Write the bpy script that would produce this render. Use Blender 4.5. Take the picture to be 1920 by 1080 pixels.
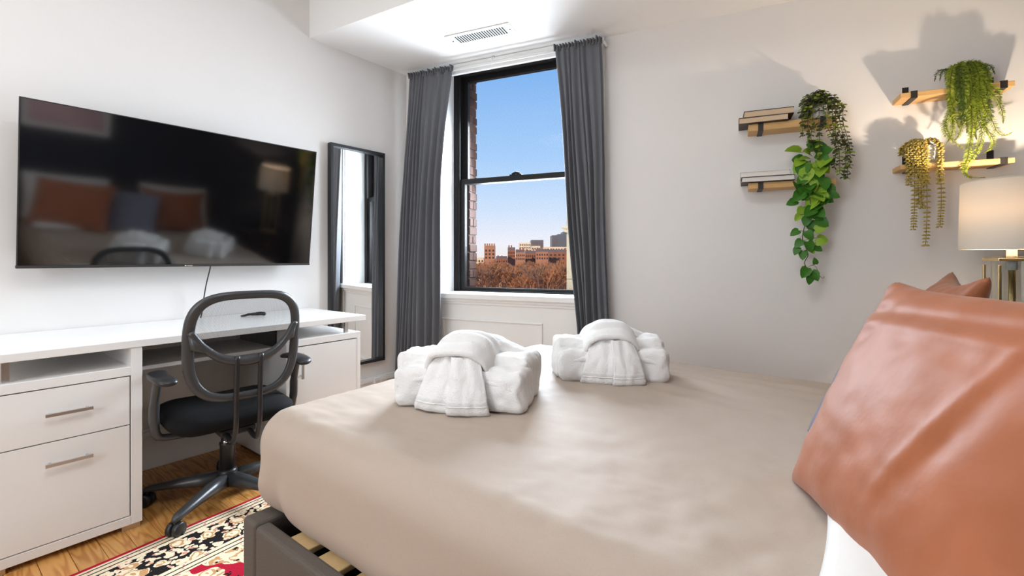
import bpy, bmesh, math, random
from mathutils import Vector, Matrix, noise, Euler
random.seed(7)
for o in list(bpy.data.objects): bpy.data.objects.remove(o)
S = bpy.context.scene
COL = S.collection
R = math.radians
# ------------------------------------------------------------------ camera
cd = bpy.data.cameras.new('camera'); cam = bpy.data.objects.new('camera', cd); COL.objects.link(cam)
cd.sensor_width = 36.0; cd.lens = 890.0 * 36.0 / 1920.0
cd.shift_y = -56.0 / 1920.0; cd.clip_start = 0.02; cd.clip_end = 3000
cam.location = (0, 0, 1.09); cam.rotation_euler = (R(90), 0, R(37.986))
S.camera = cam
# ------------------------------------------------------------------ view, sky, sun, daylight, added fill
S.view_settings.view_transform = 'Standard'; S.view_settings.look = 'None'
S.view_settings.exposure = 0.28; S.view_settings.gamma = 1.0; S.view_settings.use_curve_mapping = False
wd = bpy.data.worlds.new('sky'); S.world = wd; wd.use_nodes = True
nt = wd.node_tree; nt.nodes.clear()
wo = nt.nodes.new('ShaderNodeOutputWorld'); bg = nt.nodes.new('ShaderNodeBackground')
tc = nt.nodes.new('ShaderNodeTexCoord'); sx = nt.nodes.new('ShaderNodeSeparateXYZ'); cr = nt.nodes.new('ShaderNodeValToRGB')
nt.links.new(tc.outputs['Generated'], sx.inputs[0]); nt.links.new(sx.outputs['Z'], cr.inputs[0])
el = cr.color_ramp.elements
el[0].position = 0.0; el[0].color = (0.84, 0.78, 0.77, 1)
el[1].position = 1.0; el[1].color = (0.07, 0.20, 0.55, 1)
for p, c in ((0.03, (0.82, 0.82, 0.88, 1)), (0.10, (0.60, 0.72, 0.90, 1)), (0.20, (0.38, 0.59, 0.88, 1)), (0.38, (0.20, 0.42, 0.80, 1))):
    e = el.new(p); e.color = c
nt.links.new(cr.outputs[0], bg.inputs['Color']); bg.inputs['Strength'].default_value = 1.0
nt.links.new(bg.outputs[0], wo.inputs[0])

WA = R(13.8)                       # the window wall leaves the left wall at an obtuse corner
WP = Vector((-3.0, 2.47, 0))
def W(k, off, z):                  # point near the window wall: k along it, off into the room
    return Vector((WP.x + k*math.cos(WA) + off*math.sin(WA), WP.y + k*math.sin(WA) - off*math.cos(WA), z))

def light(name, typ, loc, rot, energy, color, **kw):
    l = bpy.data.lights.new(name, typ); l.energy = energy; l.color = color
    for a, b in kw.items(): setattr(l, a, b)
    o = bpy.data.objects.new(name, l); COL.objects.link(o); o.location = loc; o.rotation_euler = rot
    return o
def aim(d): return Vector(d).to_track_quat('-Z', 'Y').to_euler()
light('sun', 'SUN', (-20, -20, 30), aim((-0.10, 0.94, -0.36)), 3.4, (1.0, 0.78, 0.55), angle=R(0.6))
light('window_daylight', 'AREA', W(0.92, -0.47, 1.70), aim((math.sin(WA), -math.cos(WA), -0.27)), 92, (0.80, 0.90, 1.0),
      shape='RECTANGLE', size=0.98, size_y=1.05, spread=R(128))
light('ceiling_fill_light', 'AREA', (-0.45, 0.30, 2.9), (0, 0, 0), 15, (0.93, 0.965, 1.0), shape='DISK', size=0.9)  # added overhead fill for the bed and the shelf wall
light('ceiling_fill_light', 'AREA', (-2.1, -0.75, 2.9), (0, 0, 0), 6, (0.93, 0.965, 1.0), shape='DISK', size=0.9)  # second added overhead fill, towards the desk
light('back_fill_light', 'AREA', (-0.85, -1.66, 1.55), aim((0.12, 1, 0)), 31, (0.92, 0.96, 1.0), shape='RECTANGLE', size=1.2, size_y=1.3)  # added frontal fill for the shelf wall and near side of the bed

# ------------------------------------------------------------------ materials
def srgb(r, g, b):
    f = lambda c: (c/255/12.92) if c/255 <= 0.04045 else ((c/255+0.055)/1.055)**2.4
    return (f(r), f(g), f(b), 1)
MATS = {}
def mat(name, col, rough=0.5, metal=0.0, spec=0.5, noise_s=None, noise_a=0.08, bump=0.0, bump_s=200, sheen=0.0, coat=0.0, stretch=None, trans=0.0):
    m = bpy.data.materials.new(name); m.use_nodes = True; n = m.node_tree; b = n.nodes['Principled BSDF']
    c = col if len(col) == 4 else (*col, 1)
    b.inputs['Base Color'].default_value = c; b.inputs['Roughness'].default_value = rough
    b.inputs['Metallic'].default_value = metal; b.inputs['Specular IOR Level'].default_value = spec
    if sheen: b.inputs['Sheen Weight'].default_value = sheen; b.inputs['Sheen Roughness'].default_value = 0.4
    if coat: b.inputs['Coat Weight'].default_value = coat; b.inputs['Coat Roughness'].default_value = 0.1
    if trans: b.inputs['Transmission Weight'].default_value = trans
    t = n.nodes.new('ShaderNodeTexCoord')
    src = t.outputs['Object']
    if stretch:
        mp = n.nodes.new('ShaderNodeMapping'); mp.inputs['Scale'].default_value = stretch
        n.links.new(src, mp.inputs[0]); src = mp.outputs[0]
    if noise_s:
        tx = n.nodes.new('ShaderNodeTexNoise'); tx.inputs['Scale'].default_value = noise_s; tx.inputs['Detail'].default_value = 4
        n.links.new(src, tx.inputs['Vector'])
        mx = n.nodes.new('ShaderNodeMix'); mx.data_type = 'RGBA'
        mx.inputs[6].default_value = tuple(max(0, x*(1-noise_a)) for x in c[:3]) + (1,)
        mx.inputs[7].default_value = tuple(min(1, x*(1+noise_a)) for x in c[:3]) + (1,)
        n.links.new(tx.outputs['Fac'], mx.inputs[0]); n.links.new(mx.outputs[2], b.inputs['Base Color'])
    if bump:
        tb = n.nodes.new('ShaderNodeTexNoise'); tb.inputs['Scale'].default_value = bump_s; tb.inputs['Detail'].default_value = 3
        n.links.new(src, tb.inputs['Vector'])
        bp = n.nodes.new('ShaderNodeBump'); bp.inputs['Strength'].default_value = bump; bp.inputs['Distance'].default_value = 0.01
        n.links.new(tb.outputs['Fac'], bp.inputs['Height']); n.links.new(bp.outputs[0], b.inputs['Normal'])
    MATS[name] = m
    return m
def ramp_node(n, stops, interp='LINEAR'):
    r = n.nodes.new('ShaderNodeValToRGB'); r.color_ramp.interpolation = interp
    e = r.color_ramp.elements
    e[0].position, e[0].color = stops[0]; e[1].position, e[1].color = stops[-1]
    for p, c in stops[1:-1]:
        x = e.new(p); x.color = c
    return r
M = MATS
mat('wall_paint', srgb(234, 231, 228), 0.75, bump=0.12, bump_s=14, noise_s=3, noise_a=0.015)
mat('ceiling_paint', srgb(243, 242, 240), 0.8, bump=0.05, bump_s=20)
mat('trim_paint', srgb(240, 240, 238), 0.45, bump=0.03, bump_s=30)
mat('accent_wall', srgb(44, 47, 56), 0.7, noise_s=4, noise_a=0.05)
mat('desk_white', srgb(240, 239, 237), 0.28, noise_s=6, noise_a=0.01)
mat('gap_black', (0.01, 0.01, 0.01), 0.8, noise_s=5)
mat('brushed_metal', (0.62, 0.61, 0.60), 0.32, 1.0, noise_s=60, noise_a=0.1, stretch=(1, 1, 30))
mat('chrome', (0.8, 0.8, 0.8), 0.12, 1.0, noise_s=20, noise_a=0.03)
mat('black_plastic', (0.016, 0.016, 0.018), 0.36, noise_s=40, noise_a=0.15, bump=0.03, bump_s=500)
mat('dark_nylon', (0.045, 0.046, 0.048), 0.33, noise_s=40, noise_a=0.12, bump=0.03, bump_s=400)
mat('black_fabric', (0.007, 0.007, 0.0075), 0.85, spec=0.15, noise_s=300, noise_a=0.4, bump=0.12, bump_s=700)
mat('window_black', (0.016, 0.015, 0.015), 0.6, spec=0.2, noise_s=15, noise_a=0.2)
mat('mirror_frame', (0.014, 0.016, 0.02), 0.35, noise_s=20, noise_a=0.2)
mat('mirror_glass', (0.93, 0.94, 0.94), 0.01, 1.0, noise_s=1, noise_a=0.005)
mat('tv_screen', (0.0012, 0.0012, 0.0016), 0.07, spec=0.5, noise_s=2, noise_a=0.05).node_tree.nodes['Principled BSDF'].inputs['IOR'].default_value = 2.1
mat('tv_bezel', (0.03, 0.028, 0.028), 0.4, noise_s=30, noise_a=0.1)
mat('curtain_velvet', srgb(100, 102, 107), 0.85, noise_s=30, noise_a=0.12, sheen=0.35, stretch=(1, 1, 0.15))
mat('sheet_taupe', srgb(176, 160, 146), 0.68, spec=0.4, noise_s=260, noise_a=0.05, bump=0.05, bump_s=900, sheen=0.1)
mat('terry_white', srgb(232, 231, 229), 0.95, bump=0.3, bump_s=260, noise_s=120, noise_a=0.025, sheen=0.3)
mat('cotton_white', srgb(220, 219, 216), 0.9, noise_s=20, noise_a=0.02, bump=0.06, bump_s=60)
mat('satin_rust', srgb(154, 88, 52), 0.54, noise_s=9, noise_a=0.18, spec=0.5, bump=0.14, bump_s=20, sheen=0.12)
mat('blue_grey_cotton', srgb(120, 124, 140), 0.85, noise_s=60, noise_a=0.08)
mat('bed_upholstery', srgb(92, 84, 76), 0.95, noise_s=420, noise_a=0.35, bump=0.25, bump_s=800, stretch=(1, 1, 0.5))
mat('bed_inside', (0.012, 0.012, 0.014), 0.95, noise_s=50)
mat('slat_pine', srgb(222, 190, 138), 0.6, noise_s=12, noise_a=0.10, stretch=(6, 1, 6))
mat('shelf_wood', srgb(216, 172, 112), 0.55, noise_s=14, noise_a=0.28, stretch=(1, 9, 9))
mat('bracket_black', (0.02, 0.017, 0.015), 0.5, noise_s=30, noise_a=0.2)
mat('book_cover', (0.035, 0.022, 0.02), 0.5, noise_s=30)
mat('book_white', srgb(225, 220, 214), 0.5, noise_s=30, noise_a=0.03)
mat('book_pages', srgb(216, 190, 158), 0.9, noise_s=160, noise_a=0.10, stretch=(0.1, 0.1, 8))
mat('book_pages_pale', srgb(230, 224, 216), 0.9, noise_s=160, noise_a=0.06, stretch=(0.1, 0.1, 8))
mat('pot_white', srgb(228, 228, 226), 0.35, noise_s=12, noise_a=0.05)
mat('leaf_small', srgb(72, 82, 42), 0.5, spec=0.25, noise_s=30, noise_a=0.55)
mat('leaf_lime', srgb(128, 150, 48), 0.5, spec=0.25, noise_s=30, noise_a=0.35)
mat('leaf_pothos', srgb(62, 116, 36), 0.38, spec=0.25, noise_s=18, noise_a=0.4)
mat('leaf_pothos_pale', srgb(134, 170, 50), 0.4, spec=0.25, noise_s=18, noise_a=0.3)
mat('leaf_pearl', srgb(182, 160, 78), 0.5, noise_s=50, noise_a=0.4)
mat('leaf_fern', srgb(150, 166, 56), 0.55, spec=0.25, noise_s=16, noise_a=0.4)
mat('leaf_fern_dark', srgb(92, 116, 44), 0.55, noise_s=16, noise_a=0.4)
mat('stem_brown', srgb(90, 70, 44), 0.7, noise_s=60, noise_a=0.2)
mat('brass', (0.86, 0.66, 0.32), 0.34, 1.0, noise_s=20, noise_a=0.06)
mat('night_wood', srgb(58, 44, 36), 0.5, noise_s=8, noise_a=0.2, stretch=(1, 8, 8))
mat('rug_backing', srgb(150, 40, 40), 0.95, noise_s=200, noise_a=0.2)
mat('brick_dark', srgb(68, 42, 32), 0.9, noise_s=26, noise_a=0.3, bump=0.3, bump_s=120)
mat('mortar', srgb(70, 56, 50), 0.95, noise_s=60, noise_a=0.15)
mat('limestone', srgb(226, 208, 178), 0.85, noise_s=9, noise_a=0.07, bump=0.1, bump_s=50)
mat('grille_dark', (0.02, 0.02, 0.022), 0.8, noise_s=8)
mat('cream_art', srgb(210, 176, 180), 0.7, noise_s=3, noise_a=0.3)
mat('lawn_brown', srgb(150, 96, 62), 1.0, noise_s=0.06, noise_a=0.25)
mat('twig', srgb(178, 126, 90), 1.0, noise_s=0.5, noise_a=0.25)
mat('twig_grey', srgb(150, 116, 96), 1.0, noise_s=0.5, noise_a=0.25)
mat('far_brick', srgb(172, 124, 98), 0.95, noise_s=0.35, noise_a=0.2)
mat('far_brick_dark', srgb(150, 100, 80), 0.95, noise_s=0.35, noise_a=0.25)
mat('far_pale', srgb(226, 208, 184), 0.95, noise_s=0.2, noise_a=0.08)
mat('far_glass', srgb(96, 98, 108), 0.4, noise_s=0.3, noise_a=0.15)
mat('far_roof', srgb(120, 104, 98), 0.9, noise_s=0.3, noise_a=0.2)
mat('far_window', srgb(66, 52, 48), 0.4, noise_s=0.3, noise_a=0.2)
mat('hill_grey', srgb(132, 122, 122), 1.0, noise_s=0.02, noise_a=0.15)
mat('outer_wall', srgb(120, 80, 62), 0.9, noise_s=5, noise_a=0.2)

def floor_mat():
    m = mat('oak_floor', srgb(186, 122, 62), 0.36, spec=0.5); n = m.node_tree; b = n.nodes['Principled BSDF']
    t = n.nodes.new('ShaderNodeTexCoord'); oi = n.nodes.new('ShaderNodeObjectInfo')
    mp = n.nodes.new('ShaderNodeMapping'); mp.inputs['Scale'].default_value = (1.4, 11, 1)
    ad = n.nodes.new('ShaderNodeVectorMath'); ad.operation = 'ADD'
    ml = n.nodes.new('ShaderNodeVectorMath'); ml.operation = 'SCALE'; ml.inputs['Scale'].default_value = 37.0
    cx = n.nodes.new('ShaderNodeCombineXYZ')
    n.links.new(oi.outputs['Random'], cx.inputs[0]); n.links.new(oi.outputs['Random'], cx.inputs[1])
    n.links.new(cx.outputs[0], ml.inputs[0])
    n.links.new(t.outputs['Object'], mp.inputs[0]); n.links.new(mp.outputs[0], ad.inputs[0]); n.links.new(ml.outputs[0], ad.inputs[1])
    no = n.nodes.new('ShaderNodeTexNoise'); no.inputs['Scale'].default_value = 1.2; no.inputs['Detail'].default_value = 2
    n.links.new(ad.outputs[0], no.inputs['Vector'])
    wv = n.nodes.new('ShaderNodeMath'); wv.operation = 'MULTIPLY'; wv.inputs[1].default_value = 70
    sn = n.nodes.new('ShaderNodeMath'); sn.operation = 'SINE'
    n.links.new(no.outputs['Fac'], wv.inputs[0]); n.links.new(wv.outputs[0], sn.inputs[0])
    r = ramp_node(n, [(0.0, srgb(186, 122, 58)), (0.4, srgb(206, 146, 78)), (1.0, srgb(214, 158, 90))])
    mr = n.nodes.new('ShaderNodeMapRange'); mr.inputs[1].default_value = -1; mr.inputs[2].default_value = 1
    n.links.new(sn.outputs[0], mr.inputs[0]); n.links.new(mr.outputs[0], r.inputs[0])
    hs = n.nodes.new('ShaderNodeHueSaturation'); va = n.nodes.new('ShaderNodeMapRange'); va.inputs[3].default_value = 0.84; va.inputs[4].default_value = 1.08
    n.links.new(oi.outputs['Random'], va.inputs[0]); n.links.new(va.outputs[0], hs.inputs['Value'])
    n.links.new(r.outputs[0], hs.inputs['Color']); n.links.new(hs.outputs[0], b.inputs['Base Color'])
floor_mat()
def rug_mat():
    m = mat('rug_pile', srgb(220, 200, 170), 1.0, bump=0.5, bump_s=260, spec=0.1); n = m.node_tree; b = n.nodes['Principled BSDF']
    L = n.links.new
    t = n.nodes.new('ShaderNodeTexCoord'); s = n.nodes.new('ShaderNodeSeparateXYZ'); L(t.outputs['Object'], s.inputs[0])
    def math_(op, a, bb=None):
        x = n.nodes.new('ShaderNodeMath'); x.operation = op
        for i, v in enumerate((a, bb)):
            if v is None: continue
            if isinstance(v, (int, float)): x.inputs[i].default_value = v
            else: L(v, x.inputs[i])
        return x.outputs[0]
    def mix(f, a, c):
        x = n.nodes.new('ShaderNodeMix'); x.data_type = 'RGBA'; L(f, x.inputs[0])
        for i, v in ((6, a), (7, c)):
            if isinstance(v, tuple): x.inputs[i].default_value = v
            else: L(v, x.inputs[i])
        return x.outputs[2]
    X = s.outputs['X']                      # distance from the rug's long edge
    cream, black, red, pink, tan = srgb(232, 214, 184), srgb(34, 30, 30), srgb(176, 28, 52), srgb(216, 150, 138), srgb(196, 150, 104)
    nd = n.nodes.new('ShaderNodeTexNoise'); nd.inputs['Scale'].default_value = 16; L(t.outputs['Object'], nd.inputs['Vector'])
    va = n.nodes.new('ShaderNodeVectorMath'); va.operation = 'MULTIPLY_ADD'; va.inputs[1].default_value = (0.05, 0.05, 0.0); L(nd.outputs['Color'], va.inputs[0]); L(t.outputs['Object'], va.inputs[2])
    v1 = n.nodes.new('ShaderNodeTexVoronoi'); v1.inputs['Scale'].default_value = 13; L(va.outputs[0], v1.inputs['Vector'])
    v2 = n.nodes.new('ShaderNodeTexVoronoi'); v2.inputs['Scale'].default_value = 40; L(va.outputs[0], v2.inputs['Vector'])
    n1 = n.nodes.new('ShaderNodeTexNoise'); n1.inputs['Scale'].default_value = 42; n1.inputs['Detail'].default_value = 2; L(t.outputs['Object'], n1.inputs['Vector'])
    # small florets on black, ringed large flowers, scrolling stems
    petals = math_('LESS_THAN', math_('ADD', v2.outputs['Distance'], math_('MULTIPLY', math_('SUBTRACT', n1.outputs['Fac'], 0.5), 0.5)), 0.50)
    spot = mix(math_('GREATER_THAN', n1.outputs['Fac'], 0.58), cream, mix(math_('GREATER_THAN', v2.outputs['Distance'], 0.28), tan, pink))
    ground = mix(petals, black, spot)
    ring = math_('SINE', math_('MULTIPLY', v1.outputs['Distance'], 26))
    flower = mix(math_('GREATER_THAN', math_('ADD', ring, math_('MULTIPLY', math_('SUBTRACT', n1.outputs['Fac'], 0.5), 5)), 0.35), cream, tan)
    isfl = math_('LESS_THAN', math_('ADD', v1.outputs['Distance'], math_('MULTIPLY', math_('SUBTRACT', n1.outputs['Fac'], 0.5), 0.35)), 0.40)
    band = mix(isfl, ground, flower)
    # inner field: cream with crimson patches
    n2 = n.nodes.new('ShaderNodeTexNoise'); n2.inputs['Scale'].default_value = 6.5; L(t.outputs['Object'], n2.inputs['Vector'])
    field = mix(math_('GREATER_THAN', n2.outputs['Fac'], 0.56), flower, red)
    field = mix(math_('GREATER_THAN', n1.outputs['Fac'], 0.64), field, black)
    guard = mix(math_('GREATER_THAN', math_('SINE', math_('MULTIPLY', X, 260)), 0.72), mix(math_('LESS_THAN', v2.outputs['Distance'], 0.22), cream, pink), black)
    c = mix(math_('GREATER_THAN', X, 0.075), guard, band)
    c = mix(math_('GREATER_THAN', X, 0.25), c, guard)
    c = mix(math_('GREATER_THAN', X, 0.31), c, field)
    c = mix(math_('GREATER_THAN', X, 0.016), red, c)
    L(c, b.inputs['Base Color'])
rug_mat()
def mesh_mat():
    m = bpy.data.materials.new('chair_mesh'); m.use_nodes = True; n = m.node_tree; b = n.nodes['Principled BSDF']
    b.inputs['Base Color'].default_value = (0.01, 0.01, 0.01, 1); b.inputs['Roughness'].default_value = 0.7
    tr = n.nodes.new('ShaderNodeBsdfTransparent'); mx = n.nodes.new('ShaderNodeMixShader')
    t = n.nodes.new('ShaderNodeTexCoord'); ck = n.nodes.new('ShaderNodeTexChecker'); ck.inputs['Scale'].default_value = 360
    n.links.new(t.outputs['Object'], ck.inputs['Vector'])
    mr = n.nodes.new('ShaderNodeMapRange'); mr.inputs[3].default_value = 0.32; mr.inputs[4].default_value = 0.62
    n.links.new(ck.outputs['Fac'], mr.inputs[0]); n.links.new(mr.outputs[0], mx.inputs[0])
    n.links.new(tr.outputs[0], mx.inputs[1]); n.links.new(b.outputs[0], mx.inputs[2])
    n.links.new(mx.outputs[0], n.nodes['Material Output'].inputs[0]); MATS['chair_mesh'] = m
mesh_mat()
def pane_mat():
    m = bpy.data.materials.new('window_glass'); m.use_nodes = True; n = m.node_tree; n.nodes.remove(n.nodes['Principled BSDF'])
    tr = n.nodes.new('ShaderNodeBsdfTransparent'); gl = n.nodes.new('ShaderNodeBsdfGlossy'); gl.inputs['Roughness'].default_value = 0.02
    fr = n.nodes.new('ShaderNodeFresnel'); fr.inputs['IOR'].default_value = 1.12; mx = n.nodes.new('ShaderNodeMixShader')
    tx = n.nodes.new('ShaderNodeTexNoise'); tx.inputs['Scale'].default_value = 120
    r = ramp_node(n, [(0.3, (0.90, 0.91, 0.92, 1)), (0.7, (0.98, 0.98, 0.98, 1))]); n.links.new(tx.outputs['Fac'], r.inputs[0]); n.links.new(r.outputs[0], tr.inputs[0])
    n.links.new(fr.outputs[0], mx.inputs[0]); n.links.new(tr.outputs[0], mx.inputs[1]); n.links.new(gl.outputs[0], mx.inputs[2])
    n.links.new(mx.outputs[0], n.nodes['Material Output'].inputs[0]); MATS['window_glass'] = m
pane_mat()
def acrylic_mat():
    m = bpy.data.materials.new('acrylic'); m.use_nodes = True; n = m.node_tree; n.nodes.remove(n.nodes['Principled BSDF'])
    tr = n.nodes.new('ShaderNodeBsdfTransparent'); tr.inputs[0].default_value = (0.93, 0.95, 0.94, 1)
    gl = n.nodes.new('ShaderNodeBsdfGlossy'); gl.inputs['Roughness'].default_value = 0.03
    fr = n.nodes.new('ShaderNodeFresnel'); fr.inputs['IOR'].default_value = 1.49; mx = n.nodes.new('ShaderNodeMixShader')
    n.links.new(fr.outputs[0], mx.inputs[0]); n.links.new(tr.outputs[0], mx.inputs[1]); n.links.new(gl.outputs[0], mx.inputs[2])
    n.links.new(mx.outputs[0], n.nodes['Material Output'].inputs[0]); MATS['acrylic'] = m
acrylic_mat()
def shade_mat():
    m = bpy.data.materials.new('shade_linen'); m.use_nodes = True; n = m.node_tree; b = n.nodes['Principled BSDF']
    b.inputs['Base Color'].default_value = srgb(240, 230, 214); b.inputs['Roughness'].default_value = 0.9
    tl = n.nodes.new('ShaderNodeBsdfTranslucent'); tl.inputs[0].default_value = srgb(236, 222, 200); mx = n.nodes.new('ShaderNodeMixShader'); mx.inputs[0].default_value = 0.11
    t = n.nodes.new('ShaderNodeTexCoord'); tx = n.nodes.new('ShaderNodeTexNoise'); tx.inputs['Scale'].default_value = 90
    mp = n.nodes.new('ShaderNodeMapping'); mp.inputs['Scale'].default_value = (0.4, 0.4, 6); n.links.new(t.outputs['Object'], mp.inputs[0]); n.links.new(mp.outputs[0], tx.inputs['Vector'])
    bp = n.nodes.new('ShaderNodeBump'); bp.inputs['Strength'].default_value = 0.15; n.links.new(tx.outputs['Fac'], bp.inputs['Height']); n.links.new(bp.outputs[0], b.inputs['Normal'])
    n.links.new(b.outputs[0], mx.inputs[1]); n.links.new(tl.outputs[0], mx.inputs[2]); n.links.new(mx.outputs[0], n.nodes['Material Output'].inputs[0]); MATS['shade_linen'] = m
shade_mat()
def emit_mat(name, c, s):
    m = bpy.data.materials.new(name); m.use_nodes = True; b = m.node_tree.nodes['Principled BSDF']
    b.inputs['Emission Color'].default_value = (*c, 1); b.inputs['Emission Strength'].default_value = s; MATS[name] = m
emit_mat('bulb_glow', (1.0, 0.78, 0.52), 10)
emit_mat('fill_diffuser_glow', (1.0, 0.95, 0.9), 2.5)  # glowing face of the added ceiling fill lamps

# ------------------------------------------------------------------ builders
def link(name, me, m, parent=None, smooth=False):
    o = bpy.data.objects.new(name, me); COL.objects.link(o)
    if m is not None:
        if not me.materials: me.materials.append(MATS[m] if isinstance(m, str) else m)
    if smooth:
        for p in me.polygons: p.use_smooth = True
    if parent is not None: o.parent = parent
    return o
def tag(o, label, cat, group=None, kind=None):
    if label: o['label'] = label
    if cat: o['category'] = cat
    if group: o['group'] = group
    if kind: o['kind'] = kind
    return o
def thing(name, label, cat, loc=(0, 0, 0), rz=0.0, group=None, kind=None):
    o = bpy.data.objects.new(name, None); COL.objects.link(o); o.empty_display_size = 0.05
    o.location = loc; o.rotation_euler = (0, 0, rz)
    return tag(o, label, cat, group, kind)
def struct(o, label=None):
    o['kind'] = 'structure'
    if label: o['label'] = label
    return o
class MB:
    def __init__(s): s.v = []; s.f = []
    def add(s, v, f):
        n = len(s.v); s.v += [tuple(x) for x in v]; s.f += [tuple(i+n for i in q) for q in f]; return s
    def box(s, x0, x1, y0, y1, z0, z1):
        return s.add([(x0,y0,z0),(x1,y0,z0),(x1,y1,z0),(x0,y1,z0),(x0,y0,z1),(x1,y0,z1),(x1,y1,z1),(x0,y1,z1)],
                     [(0,3,2,1),(4,5,6,7),(0,1,5,4),(1,2,6,5),(2,3,7,6),(3,0,4,7)])
    def prism(s, poly, z0, z1):
        n = len(poly)
        v = [(x, y, z0) for x, y in poly] + [(x, y, z1) for x, y in poly]
        f = [tuple(range(n))[::-1], tuple(range(n, 2*n))] + [(i, (i+1) % n, n+(i+1) % n, n+i) for i in range(n)]
        return s.add(v, f)
    def tube(s, pts, rad, n=8, cap=True, flat=1.0, closed=False):
        pts = [Vector(p) for p in pts]; N = len(pts)
        rad = rad if isinstance(rad, (list, tuple)) else [rad]*N
        up = None; rings = []
        for i, p in enumerate(pts):
            if closed: t = pts[(i+1) % N] - pts[i-1]
            else: t = pts[min(i+1, N-1)] - pts[max(i-1, 0)]
            t.normalize()
            if up is None:
                up = Vector((0, 0, 1)) if abs(t.z) < 0.9 else Vector((0, 1, 0))
            a = t.cross(up).normalized(); up = a.cross(t).normalized()
            rings.append([p + (a*math.cos(2*math.pi*j/n) + up*math.sin(2*math.pi*j/n)*flat)*rad[i] for j in range(n)])
        v = [q for r in rings for q in r]; f = []
        for i in range(N if closed else N-1):
            b0 = i*n; b1 = ((i+1) % N)*n
            for j in range(n):
                f.append((b0+j, b0+(j+1) % n, b1+(j+1) % n, b1+j))
        if cap and not closed:
            f.append(tuple(range(n))[::-1]); f.append(tuple(range((N-1)*n, N*n)))
        return s.add(v, f)
    def lathe(s, prof, n=24, c=(0, 0, 0), cap=True):
        v = []; f = []
        for r, z in prof:
            v += [(c[0]+r*math.cos(2*math.pi*j/n), c[1]+r*math.sin(2*math.pi*j/n), c[2]+z) for j in range(n)]
        for i in range(len(prof)-1):
            for j in range(n):
                f.append((i*n+j, i*n+(j+1) % n, (i+1)*n+(j+1) % n, (i+1)*n+j))
        if cap:
            f.append(tuple(range(n))[::-1]); f.append(tuple(range((len(prof)-1)*n, len(prof)*n)))
        return s.add(v, f)
    def grid(s, fn, nu, nv):
        v = [fn(i/nu, j/nv) for j in range(nv+1) for i in range(nu+1)]
        f = [(j*(nu+1)+i, j*(nu+1)+i+1, (j+1)*(nu+1)+i+1, (j+1)*(nu+1)+i) for j in range(nv) for i in range(nu)]
        return s.add(v, f)
    def mesh(s, name='part'):
        me = bpy.data.meshes.new(name); me.from_pydata(s.v, [], s.f); me.update(); return me
    def build(s, name, m, parent=None, smooth=False, bevel=0.0, solid=0.0, seg=2, fix=True, sub=0):
        me = s.mesh(name)
        if fix or bevel:
            bm = bmesh.new(); bm.from_mesh(me)
            if bevel: bmesh.ops.bevel(bm, geom=list(bm.edges), offset=bevel, segments=seg, profile=0.5, affect='EDGES', clamp_overlap=True)
            if fix: bmesh.ops.recalc_face_normals(bm, faces=bm.faces)
            bm.to_mesh(me); bm.free()
        o = link(name, me, m, parent, smooth)
        if solid:
            md = o.modifiers.new('thick', 'SOLIDIFY'); md.thickness = solid; md.offset = 0
        if sub:
            md = o.modifiers.new('smooth', 'SUBSURF'); md.levels = sub; md.render_levels = sub
        return o
def box(name, m, b, parent=None, bevel=0.0, seg=2):
    return MB().box(*b).build(name, m, parent, bevel=bevel, seg=seg, smooth=False)
def rbox(dx, dy, dz, r, nx=12, ny=12, nz=6, fn=None, c=(0, 0, 0), rz=None):
    """soft rounded block centred in xy, standing on z=0; fn displaces a vertex"""
    mb = MB(); hx, hy, hz = dx/2, dy/2, dz/2; rz = rz or r
    def pt(x, y, z):
        cx = max(-hx+r, min(hx-r, x)); cy = max(-hy+r, min(hy-r, y)); cz = max(-hz+rz, min(hz-rz, z))
        d = Vector(((x-cx)/r, (y-cy)/r, (z-cz)/rz))
        if d.length > 1e-6: d.normalize()
        p = Vector((cx+d.x*r, cy+d.y*r, cz+d.z*rz+hz))
        if fn: p = fn(p)
        return (p.x+c[0], p.y+c[1], p.z+c[2])
    lin = lambda n, h: [-h + 2*h*(0.5-0.5*math.cos(math.pi*i/n)) * 1.0 for i in range(n+1)]
    X, Y, Z = lin(nx, hx), lin(ny, hy), lin(nz, hz)
    def face(A, B, f):
        n = len(A)-1; m_ = len(B)-1
        mb.add([f(a, b) for b in B for a in A], [(j*(n+1)+i, j*(n+1)+i+1, (j+1)*(n+1)+i+1, (j+1)*(n+1)+i) for j in range(m_) for i in range(n)])
    face(X, Y, lambda a, b: pt(a, b, hz)); face(X, Y, lambda a, b: pt(a, b, -hz))
    face(X, Z, lambda a, b: pt(a, -hy, b)); face(X, Z, lambda a, b: pt(a, hy, b))
    face(Y, Z, lambda a, b: pt(-hx, a, b)); face(Y, Z, lambda a, b: pt(hx, a, b))
    return mb
def weld_build(mb, name, m, parent=None, smooth=True):
    me = mb.mesh(name); bm = bmesh.new(); bm.from_mesh(me)
    bmesh.ops.remove_doubles(bm, verts=bm.verts, dist=0.0004); bmesh.ops.recalc_face_normals(bm, faces=bm.faces)
    bm.to_mesh(me); bm.free()
    return link(name, me, m, parent, smooth)
def N3(x, y, z=0.0): return noise.noise((x, y, z))
def bez(p, n):
    """smooth curve through control points (Catmull-Rom)"""
    P = [Vector(q) for q in p]; P = [2*P[0]-P[1]] + P + [2*P[-1]-P[-2]]; out = []
    for i in range(1, len(P)-2):
        for j in range(n):
            t = j/n
            out.append(0.5*((2*P[i]) + (P[i+1]-P[i-1])*t + (2*P[i-1]-5*P[i]+4*P[i+1]-P[i+2])*t*t + (3*P[i]-P[i-1]-3*P[i+1]+P[i+2])*t**3))
    out.append(P[-2]); return out

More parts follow.
